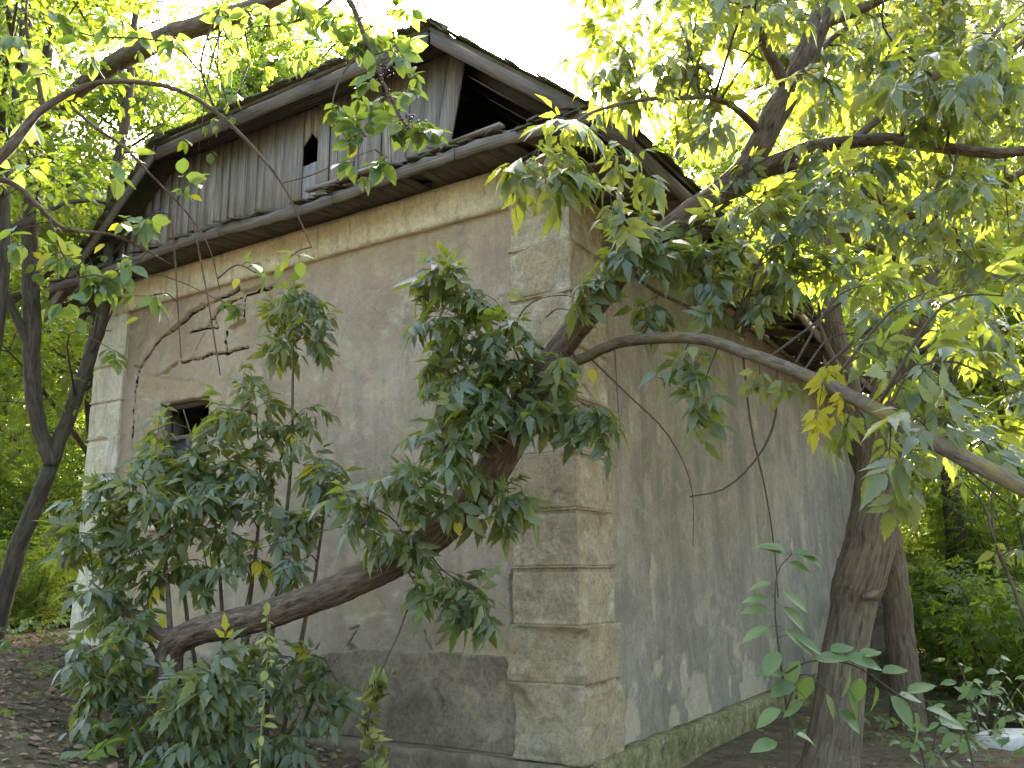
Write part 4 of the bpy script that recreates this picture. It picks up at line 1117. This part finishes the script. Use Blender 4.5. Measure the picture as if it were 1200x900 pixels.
# ================= near tree off to the left, its boughs hang into the picture
b3 = at(-170, 700, 4.6); b3[2] = gz1(b3[0], b3[1])
near = Plant('overhanging_tree', 'bare-twigged boughs and broad oval leaves hanging in front of the plank gable', 'tree', b3, bark='bark_grey')
P = [b3 - EZ * .1] + A3([(-160, 500, 4.6), (-130, 300, 4.6), (-120, 100, 4.6), (-90, -150, 4.7), (-40, -350, 4.9)])
near.limb('trunk', P, [.16, .14, .12, .10, .08, .05], 20, .04, .06, .006)
def nl(L, r, **k): return near.limb('branch', A3(L), r, k=8, step=.03, bark='bark_elder', **k)
nl([(-128, 280, 4.6), (-50, 225, 4.6), (0, 185, 4.6), (30, 150, 4.65), (52, 127, 4.7), (90, 105, 4.75), (135, 95, 4.8), (200, 103, 4.9), (245, 125, 4.95), (290, 165, 5.0), (330, 215, 5.05), (350, 255, 5.1), (365, 290, 5.1)], [.045, .035, .03, .026, .024, .018, .015, .014, .013, .011, .008, .005, .003])
nl([(50, 128, 4.7), (42, 80, 4.7), (30, 30, 4.7), (35, -30, 4.7)], [.016, .012, .010, .006])
nl([(84, 125, 4.75), (110, 148, 4.8), (145, 172, 4.85), (180, 208, 4.9), (220, 250, 4.95), (245, 290, 5.0), (258, 340, 5.05)], [.011, .010, .009, .007, .006, .004, .003])
nl([(250, 124, 4.95), (236, 80, 4.9), (245, 40, 4.9), (262, 0, 4.9)], [.009, .007, .006, .003])
nl([(240, 90, 4.92), (205, 55, 4.9), (170, 45, 4.9), (100, 40, 4.9), (40, 10, 4.9)], [.007, .006, .005, .005, .003])
nl([(-40, 210, 4.6), (10, 215, 4.65), (40, 238, 4.7), (75, 268, 4.8), (130, 275, 4.9), (165, 290, 5.0), (200, 310, 5.1)], [.02, .016, .014, .010, .008, .006, .004])
nl([(58, 255, 4.75), (75, 300, 4.8), (95, 330, 4.8)], [.008, .006, .003])
nl([(200, 240, 4.92), (205, 300, 5.0), (208, 350, 5.05), (212, 420, 5.1)], [.005, .005, .004, .003])
nl([(225, 255, 4.95), (240, 330, 5.0), (252, 400, 5.05), (258, 440, 5.1)], [.005, .005, .004, .003])
nl([(330, 215, 5.05), (365, 205, 5.0), (400, 190, 4.95), (440, 175, 4.9)], [.004, .004, .003, .002])
nl([(-100, -150, 4.7), (60, -130, 4.9), (220, -100, 5.1), (340, -60, 5.2), (400, -10, 5.25), (430, 50, 5.2), (455, 110, 5.15), (480, 150, 5.1), (520, 160, 5.05)], [.05, .04, .035, .03, .022, .014, .010, .007, .003])
nl([(400, -10, 5.25), (360, 20, 5.2), (310, 30, 5.1), (260, 20, 5.0)], [.014, .010, .007, .003])
nl([(430, 50, 5.2), (400, 90, 5.1), (390, 130, 5.05), (410, 170, 5.0)], [.009, .007, .005, .003])
OVK = dict(kind='ovate', mat='leaf_ovate', droop=.55)
for c in [(440, 110, 5.1, 36, 36), (470, 140, 5.1, 34, 34), (430, 160, 5.0, 34, 34), (500, 155, 5.05, 26, 22), (455, 185, 5.0, 28, 22), (410, 60, 5.15, 34, 30), (440, 30, 5.2, 36, 34), (400, 20, 5.2, 34, 30), (370, 60, 5.1, 26, 18), (480, 100, 5.1, 26, 20), (460, 60, 5.2, 30, 26), (480, 10, 5.3, 24, 18), (350, 10, 5.1, 36, 26), (310, 30, 5.0, 30, 20), (395, 120, 5.0, 24, 16), (415, 195, 4.95, 18, 8), (260, 10, 5.0, 30, 18)]:
    CL(near, *c, **OVK, sc=.85)
for c in [(215, 225, 4.9, 22, 10), (180, 250, 4.9, 26, 14), (140, 190, 4.85, 28, 12), (130, 330, 4.85, 30, 20), (160, 310, 5.0, 26, 14), (100, 300, 4.8, 30, 16), (180, 345, 5.0, 22, 10), (60, 300, 4.8, 30, 14), (90, 350, 4.8, 24, 10), (150, 270, 4.9, 26, 14), (60, 90, 4.7, 34, 16), (20, 120, 4.7, 30, 14), (110, 60, 4.8, 34, 16), (60, 30, 4.8, 36, 18), (150, 20, 4.9, 36, 18), (200, 30, 4.9, 34, 16), (20, 30, 4.7, 34, 16), (25, 200, 4.7, 26, 10), (20, 270, 4.7, 26, 10), (280, 60, 5.0, 26, 10), (300, 320, 5.1, 16, 4), (340, 300, 5.1, 16, 5)]:
    CL(near, *c, **OVK, sc=.85)
for (px, py, y) in [(222, 228, 4.88), (95, 368, 4.8), (165, 372, 4.95), (338, 305, 5.05), (280, 325, 5.05), (125, 285, 4.9)]:
    near.leaf(at(px, py, y), np.array([RS.uniform(-1, 1), -.3, -.3]), np.array([0, -1, .6]), .6, 'ovate', 'leaf_yellow')
# dark dry fruit clusters
b = MB()
for (px, py, y) in [(480, 145, 5.05), (450, 85, 5.1), (430, 15, 5.2)]:
    c = at(px, py, y)
    for i in range(26):
        p = c + RS.normal(0, .05, 3); V, Q, cp, _ = tube(np.array([p + EZ * .008, p + EZ * .004, p - EZ * .004, p - EZ * .008]), [.002, .007, .007, .002], 5); b.put(V - near.base, Q, cp)
        near.twig([c + EZ * .05, p], .001, .0008, 3, 3)
add('berries', b.me('berries', 'berry'), near.root, 'stuff')
near.finish()

# ================= low saplings with oval leaves at the right front
def sapling(label, base, stems, leaves, sc, name='broadleaf_sapling'):
    bb = at(*base); bb[2] = gz1(bb[0], bb[1])
    S_ = Plant(name, label, 'sapling', bb, bark='twig_bark')
    qs = []
    for k, (L, r) in enumerate(stems):
        P = A3(L)
        if k == 0: P = [bb - EZ * .02] + P
        qs.append(S_.limb('stem', P, r, k=6, step=.03, rough=0))
    for (px, py, y, dx, dz, s_) in leaves:
        p = at(px, py, y)
        A = np.vstack(qs); src = A[np.argmin(np.linalg.norm(A - p, axis=1))]
        S_.twig([src, (src + p) / 2 + EZ * .01, p], .0018, .0012, 3, 4)
        S_.leaf(p, np.array([dx, RS.uniform(-.35, .35), dz]), np.array([RS.normal(0, .25), -.55, 1.]), s_ * sc, 'ovate', 'leaf_ovate')
    S_.finish(80)
lv = []
for (px, py, dx, dz) in [(925, 652, -.6, .5), (928, 650, .9, .15), (924, 645, .9, -.25), (920, 658, .8, -.2), (922, 648, -.7, .35), (908, 684, -1, 0), (912, 690, .8, -.4), (905, 700, -1, .05), (906, 715, -1, .1), (906, 735, -1, -.15), (915, 735, .7, -.6), (912, 708, .7, -.5),
                         (915, 760, -.6, -.7), (928, 745, .8, -.3), (940, 770, -.6, -.8), (955, 790, -.5, -.7), (950, 775, .8, .3), (970, 765, .6, .25), (985, 770, .9, -.1), (995, 775, .2, -1), (1005, 770, .9, .2), (1010, 790, -.3, -.9), (1025, 800, .2, -1), (1040, 810, .4, -.7), (1050, 815, .9, 0), (1070, 830, .3, -1), (1080, 830, .9, -.1), (1095, 840, .9, -.3), (965, 810, .5, -.8), (980, 830, .9, -.7), (935, 800, -.9, -.2), (945, 820, -.7, -.5), (925, 790, -.9, .1), (1030, 790, .8, .3), (1060, 815, .7, .4), (990, 805, .6, -.9), (920, 830, -.8, -.3), (930, 860, .9, -.2), (915, 870, -.9, .0)]:
    lv.append((px, py, 4.1, dx, dz, RS.uniform(.8, 1.15)))
sapling('thin green sapling with oval leaves against the grey long wall', (928, 1010, 4.3),
        [([(926, 900, 4.2), (922, 830, 4.15), (914, 770, 4.1), (908, 710, 4.1), (912, 670, 4.1), (927, 650, 4.1)], [.008, .007, .006, .005, .004, .003, .002]),
         ([(918, 790, 4.12), (950, 775, 4.1), (1000, 780, 4.1), (1050, 812, 4.1), (1100, 845, 4.1)], [.005, .004, .004, .003, .002]),
         ([(922, 830, 4.15), (940, 790, 4.1), (975, 815, 4.05), (985, 850, 4.0)], [.004, .003, .003, .002])], lv, .98)
def bushy(label, base, tops, n, sc):
    bx_, by_, y = base
    stems, leaves = [], []
    for (px, py) in tops:
        stems.append(([(bx_ + (px - bx_) * .3, by_ + (py - by_) * .45, y), (bx_ + (px - bx_) * .65, by_ + (py - by_) * .8, y), (px, py, y)], [.006, .005, .004, .002]))
        for j in range(n):
            k = RS.uniform(.35, 1.0)
            leaves.append((bx_ + (px - bx_) * k + RS.uniform(-16, 16), by_ + (py - by_) * (k ** .8) + RS.uniform(-10, 10), y + RS.uniform(-.25, .25), RS.choice([-1, 1]) * RS.uniform(.5, 1), RS.uniform(-.6, .2), RS.uniform(.6, 1.1)))
    sapling(label, (bx_, by_, y), stems, leaves, sc)
bushy('low broadleaf seedling spreading beside the pale stone', (1150, 905, 5.2), [(1100, 830), (1140, 800), (1185, 810), (1120, 770), (1170, 770), (1210, 790)], 11, .62)
bushy('low broadleaf seedling at the foot of the slim trunk', (1090, 905, 6.0), [(1060, 860), (1100, 850), (1130, 860), (1150, 870)], 9, .6)

tb = at(1262, 930, 5.6); tb[2] = gz1(tb[0], tb[1])
ts = Plant('thin_sapling', 'thin curved bare sapling stem in front of the undergrowth', 'sapling', tb, bark='bark_elder')
ts.limb('stem', [tb] + A3([(1225, 800, 5.6), (1192, 700, 5.6), (1168, 640, 5.6), (1152, 592, 5.6), (1125, 562, 5.6), (1085, 535, 5.6)]), [.016, .014, .012, .010, .008, .006, .003], k=8, step=.04)
ts.limb('branch', A3([(1165, 632, 5.6), (1162, 580, 5.6), (1172, 545, 5.65), (1195, 500, 5.7)]), [.008, .006, .005, .003], k=7, step=.04)
for c in [(1185, 520, 5.6, 24, 8), (1110, 550, 5.6, 22, 6), (1205, 640, 5.6, 24, 8)]:
    CL(ts, *c, droop=.5, sc=.8)
ts.finish(60)

# ================= the wood: a few trees and bushes built once, then copied
def proto_tree(seed, Ht, nlimb, nsp, crown0, width, lean=0.0):
    rg = np.random.RandomState(seed)
    n = 9; k = np.linspace(0, 1, n)
    P = np.stack([np.cumsum(rg.normal(0, .10, n)) + lean * k * Ht, np.cumsum(rg.normal(0, .10, n)), k * Ht - .15], -1); P[0, :2] = 0
    W = MB(); r0 = .011 * Ht + .04
    Q = catmull(P, 60); V, F, c, B = tube(Q, r0 * (1 - .85 * np.linspace(0, 1, 60)) * (1 + .5 * np.exp(-np.linspace(0, 1, 60) * 40)), 12, .06, seed); W.put(V, F, c, B)
    ends = []
    for i in range(nlimb):
        u = crown0 + (1 - crown0) * (i + rg.rand()) / nlimb; j = min(59, int(u * 59)); p = Q[j]; a = rg.uniform(0, 6.283)
        Ln = width * (1.15 - .75 * max(0, u - crown0) / (1 - crown0 + 1e-6)) * rg.uniform(.6, 1.15)
        d = np.array([math.cos(a), math.sin(a), rg.uniform(.15, .75)])
        e = p + d * Ln; m_ = p + d * Ln * .5 + np.array([0, 0, .1 * Ln]) + rg.normal(0, .08 * Ln, 3)
        q = catmull([p, m_, e], 14); V, F, c, B = tube(q, np.linspace(r0 * .38 * (1.1 - u * .7), .008, 14), 6); W.put(V, F, c, B)
        for h in range(5):
            jj = rg.randint(4, 14); pp = q[jj]; dd = rg.normal(0, 1, 3); dd[2] = abs(dd[2]) * .4 - .1; dd /= np.linalg.norm(dd); l2 = Ln * rg.uniform(.2, .5)
            q2 = catmull([pp, pp + dd * l2 * .5 + np.array([0, 0, .05 * l2]), pp + dd * l2], 7); V, F, c, B = tube(q2, np.linspace(.012, .003, 7), 4); W.put(V, F, c, B)
            ends += list(q2[2:])
        ends += list(q[5:])
    E = np.array(ends); pick = E[rg.randint(0, len(E), nsp)]
    pos = pick + rg.normal(0, .24, (nsp, 3)) * np.array([1, 1, .7])
    d = (pos - pick) + rg.normal(0, .12, (nsp, 3)); d[:, 2] -= .12
    up = np.array([0, 0, 1.]) + rg.normal(0, .45, (nsp, 3))
    return W.me('trunk', 'bark_far', True, 'bk'), leaves_mesh('crown', 'spray', 'leaf_wood', pos, frame(d, up), rg.uniform(.75, 1.25, nsp))
def proto_bush(seed, Ht, nst, nsp, spread):
    rg = np.random.RandomState(seed); W = MB(); ends = []
    for i in range(nst):
        a = rg.uniform(0, 6.283); rr = spread * math.sqrt(rg.rand()); h = Ht * rg.uniform(.55, 1.0)
        p0 = np.array([math.cos(a), math.sin(a), 0]) * rr * .35 - EZ * .1; e = np.array([math.cos(a) * rr * 1.3, math.sin(a) * rr * 1.3, h])
        q = catmull([p0, (p0 + e) / 2 + rg.normal(0, .15, 3), e], 16); V, F, c, B = tube(q, np.linspace(.022, .005, 16), 5); W.put(V, F, c, B); ends += list(q[3:])
        for h_ in range(5):
            pp = q[rg.randint(4, 16)]; dd = rg.normal(0, 1, 3); dd[2] *= .35; dd *= rg.uniform(.2, .5)
            q2 = catmull([pp, pp + dd * .5 + EZ * .03, pp + dd], 6); V, F, c, B = tube(q2, np.linspace(.007, .002, 6), 3); W.put(V, F, c, B); ends += list(q2[1:])
    E = np.array(ends); pick = E[rg.randint(0, len(E), nsp)]; pos = pick + rg.normal(0, .14, (nsp, 3)) * np.array([1, 1, .6])
    d = (pos - pick) + rg.normal(0, .12, (nsp, 3)); d[:, 2] *= .5; d[:, 2] -= .05
    up = np.array([0, 0, 1.]) + rg.normal(0, .3, (nsp, 3))
    return W.me('stems', 'bark_far', True, 'bk'), leaves_mesh('crown', 'spray', 'leaf_wood', pos, frame(d, up), rg.uniform(.65, 1.05, nsp))
TP = [proto_tree(11, 11, 22, 2600, .28, 2.6), proto_tree(12, 13, 24, 3000, .36, 2.9, .02), proto_tree(13, 9.5, 20, 2300, .25, 2.4, -.03), proto_tree(14, 12, 22, 2700, .40, 2.5, .05), proto_tree(15, 10, 22, 2600, .2, 2.6)]
BP = [proto_bush(21, 3.2, 16, 1500, 1.2), proto_bush(22, 2.4, 14, 1200, 1.1), proto_bush(23, 4.2, 18, 2000, 1.4)]
def plant_copy(protos, k, names, name, label, cat, group, x, y, sc, rz):
    o = thing(name, label, cat, group, (x, y, gz1(x, y))); o.rotation_euler = (0, 0, rz); o.scale = (sc, sc, sc)
    for nm, me in zip(names, protos[k]):
        add(nm, me, o, 'stuff' if nm == 'crown' else None)
def wood_tree(x, y, k, sc, label, group): plant_copy(TP, k, ('trunk', 'crown'), 'woodland_tree', label, 'tree', group, x, y, sc, RS.uniform(0, 6.283))
def wood_bush(x, y, k, sc, label, group): plant_copy(BP, k, ('stems', 'crown'), 'woodland_bush', label, 'bush', group, x, y, sc, RS.uniform(0, 6.283))
lab = 'leafy tree in the wood past the limewashed far corner pilaster'
for (px, y, k, sc) in [(-70, 12.5, 1, 1.0), (-80, 9.5, 3, .95), (90, 15, 0, .95), (-90, 14, 4, 1), (20, 25, 3, 1.1), (-150, 19, 1, 1), (90, 36, 2, 1.3), (-40, 38, 4, 1.3), (-10, 19, 4, 1.0), (50, 29, 0, 1.2), (0, 31, 2, 1.3)]:
    p = at(px, 600, y); wood_tree(p[0], y, k, sc, lab, 'trees past the far corner pilaster')
lab = 'leafy tree rising behind the clipped roof of the house'
for (px, y, k, sc) in [(255, 21, 1, 1.05), (320, 24, 2, 1.35), (385, 28, 4, 1.3), (230, 27, 3, 1.3), (430, 40, 0, 1.75), (195, 25, 4, 1.45), (290, 30, 1, 1.5), (350, 36, 3, 1.75), (200, 33, 0, 1.7), (300, 21, 3, 1.35), (365, 23, 0, 1.45), (415, 26, 2, 1.75), (270, 25, 4, 1.7)]:
    p = at(px, 600, y); wood_tree(p[0], y, k, sc, lab, 'trees behind the roof')
lab = 'leafy tree in the wood beyond the end of the long wall'
for (px, y, k, sc) in [(1096, 15, 1, 1.0), (1172, 18, 3, .95), (1128, 20, 3, 1.0), (1240, 17, 0, 1.0), (1140, 26, 2, 1.1), (1060, 27, 3, 1.05), (1010, 29, 0, 1.05), (1110, 34, 1, 1.2), (1260, 29, 2, 1.2), (1180, 40, 0, 1.4), (950, 36, 4, 1.1), (1050, 44, 3, 1.3), (815, 28, 1, 1.3), (885, 25, 0, 1.35), (945, 23.5, 3, 1.2), (1010, 21, 4, 1.35), (860, 34, 2, 1.9), (1240, 46, 1, 1.5)]:
    p = at(px, 600, y); wood_tree(p[0], y, k, sc, lab, 'trees beyond the long wall')
lab = 'undergrowth bush by the limewashed far corner pilaster'
for (px, y, k, sc) in [(42, 14.0, 1, .6), (22, 15.5, 1, .7), (55, 16.5, 1, .75), (30, 18, 0, .8), (85, 17.5, 1, .8), (5, 22, 2, 1.2), (50, 24, 2, 1.2), (110, 19, 1, 1.1), (35, 19, 2, .9), (-60, 18, 0, 1.1), (80, 26, 2, 1.2), (0, 29, 0, 1.5), (130, 30, 2, 1.2)]:
    p = at(px, 650, y); wood_bush(p[0], y, k, sc, lab, 'bushes by the far corner pilaster')
lab = 'undergrowth bush in the shade beyond the stout and slim trunks'
for (px, y, k, sc) in [(1150, 13, 1, .75), (1215, 11, 1, .9), (1135, 16, 1, .9), (1195, 17, 2, 1.0), (1085, 19.5, 1, 1.0), (1250, 14, 2, 1), (1170, 20, 1, 1.1), (1150, 24, 2, 1.1), (1090, 25, 0, 1.3), (1210, 23, 0, 1.3), (1050, 30, 2, 1.5), (1130, 30, 2, 1.6), (1200, 30, 2, 1.6)]:
    p = at(px, 650, y); wood_bush(p[0], y, k, sc, lab, 'bushes beyond the trunks')

# unseen wood round the viewer, added to block blue sky and bounce green light
for (x, y, k, sc) in [(-9.5, 2.5, 0, 1.0), (-7, -3, 1, 1.0), (-12, -6, 2, 1.2), (-3.5, -8, 3, 1.05), (1.5, -10, 0, 1.1), (5.5, -6.5, 4, 1.0), (9, -2, 1, .95), (10.5, 3.5, 2, 1.0), (10.8, 8.2, 4, 1.05), (14, 12, 0, 1.0), (12, -9, 3, 1.2), (-1, -15, 1, 1.2), (-13, 6, 4, 1.1), (7, -14, 2, 1.3)]:
    wood_tree(x, y, k, sc, 'unseen leafy tree added facing the house to shape the light', 'unseen trees added for the light')
# dark leaning trunk left of the house
b4 = at(-10, 735, 10.2); b4[2] = gz1(b4[0], b4[1])
lt = Plant('leaning_trunk_tree', 'dark leaning trunk left of the limewashed pilaster', 'tree', b4, bark='bark_far')
lt.limb('trunk', [b4 - EZ * .1] + A3([(15, 660, 10.2), (50, 570, 10.3), (80, 490, 10.4), (105, 420, 10.5), (125, 340, 10.7), (130, 240, 10.9), (150, 120, 11), (160, 0, 11)]), [.13, .10, .09, .085, .08, .075, .07, .06, .04], 16, .05, .06)
lt.limb('branch', A3([(60, 545, 10.3), (40, 470, 10.2), (38, 380, 10.2), (36, 260, 10.3), (45, 150, 10.4), (60, 40, 10.5)]), [.08, .09, .10, .095, .085, .06], 16, .05, .06)
lt.limb('branch', A3([(45, 150, 10.4), (110, 90, 9.8), (180, 50, 9.2), (240, 28, 8.8), (300, 8, 8.4), (360, -20, 8)]), [.09, .11, .12, .11, .09, .05], 14, .05, .06, bark='bark_grey')
lt.limb('branch', A3([(40, 420, 10.2), (10, 350, 10), (-30, 290, 9.8)]), [.06, .05, .03], 10, .05)
for i in range(75):
    CL(lt, RS.uniform(-30, 330), RS.uniform(-60, 200) if i % 3 else RS.uniform(200, 420) , RS.uniform(8.4, 11.5), RS.uniform(24, 42), RS.randint(10, 18), kind='ovate', mat='leaf_wood', sc=.9, droop=.5) if not (i % 3 == 0 and i % 2) else CL(lt, RS.uniform(-20, 110), RS.uniform(200, 480), RS.uniform(9.5, 11.0), RS.uniform(24, 40), 14, kind='ovate', mat='leaf_wood', sc=.9)
lt.finish(150)

# ================= forest floor litter, twigs, stone
def litter(n, region, seed):
    rg = np.random.RandomState(seed); x0, x1, y0, y1 = region
    x, y = rg.uniform(x0, x1, n), rg.uniform(y0, y1, n); z = gz(x, y) + rg.uniform(.004, .02, n)
    P = np.stack([x, y, z], -1); ok = ~in_house(P, .1)
    a = rg.uniform(0, 6.283, n); d = np.stack([np.cos(a), np.sin(a), rg.uniform(-.15, .35, n)], -1)
    up = np.array([0, 0, 1.]) + rg.normal(0, .4, (n, 3))
    return P[ok], frame(d, up)[ok], rg.uniform(.2, .6, n)[ok]
p1, r1, s1 = litter(11000, (-7.5, -1.2, 4.0, 12.5), 1); p2, r2, s2 = litter(5200, (2.0, 13, 5.5, 22), 2)
add('leaf_litter', leaves_mesh('leaf_litter', 'ovate', 'leaf_dry', np.vstack([p1, p2]), np.vstack([r1, r2]), np.concatenate([s1, s2])), None, 'stuff', 'brown fallen leaves scattered over the forest floor', 'leaf litter')
p1, r1, s1 = litter(1300, (3.0, 13, 7.0, 22), 3); p2, r2, s2 = litter(260, (-6.5, -2, 5.0, 12.5), 4)
p1 = np.vstack([p1, p2]); p1[:, 2] += RS.uniform(.05, .28, len(p1))
add('ground_cover', leaves_mesh('ground_cover', 'spray', 'leaf_ovate', p1, np.concatenate([r1, r2]), np.concatenate([s1, s2]) * 1.6), None, 'stuff', 'low green herbs covering the shaded ground', 'ground cover')
for i, (xa, ya, xb, yb, yy) in enumerate([(5, 838, 60, 878, 6.9), (45, 872, 110, 878, 6.8), (10, 800, 48, 790, 8.4), (60, 812, 120, 838, 7.6), (1110, 870, 1165, 858, 8.6), (20, 862, 90, 846, 7.2)]):
    a, b_ = at(xa, ya, yy), at(xb, yb, yy)
    a[2] = gz1(a[0], a[1]) + .015; b_[2] = gz1(b_[0], b_[1]) + .015; m_ = (a + b_) / 2; m_[2] = gz1(m_[0], m_[1]) + .03
    V, F, c, B = tube(catmull([a, m_, b_], 12), np.linspace(.011, .005, 12), 6, .15, i)
    add('fallen_twig', mesh('fallen_twig', V, [F, c], 'bark_limb', True, {'bk': B}), None, None, 'thin dead twig lying on the bare ground', 'twig', 'dead twigs on the ground')
sp = at(1192, 862, 9.3); sp[2] = gz1(sp[0], sp[1])
V, F, c, B = tube(np.array([[0, 0, -.1], [0, 0, .0], [0, 0, .10], [0, 0, .13]]), [.42, .44, .40, .30], 14, .25, 3.0)
V[:, 0] *= 1.0; V[:, 1] *= .7
add('stone_slab', mesh('stone_slab', V, [F, c], 'stone', False), None, None, 'pale flat stone lying on the forest floor', 'stone').location = tuple(sp)
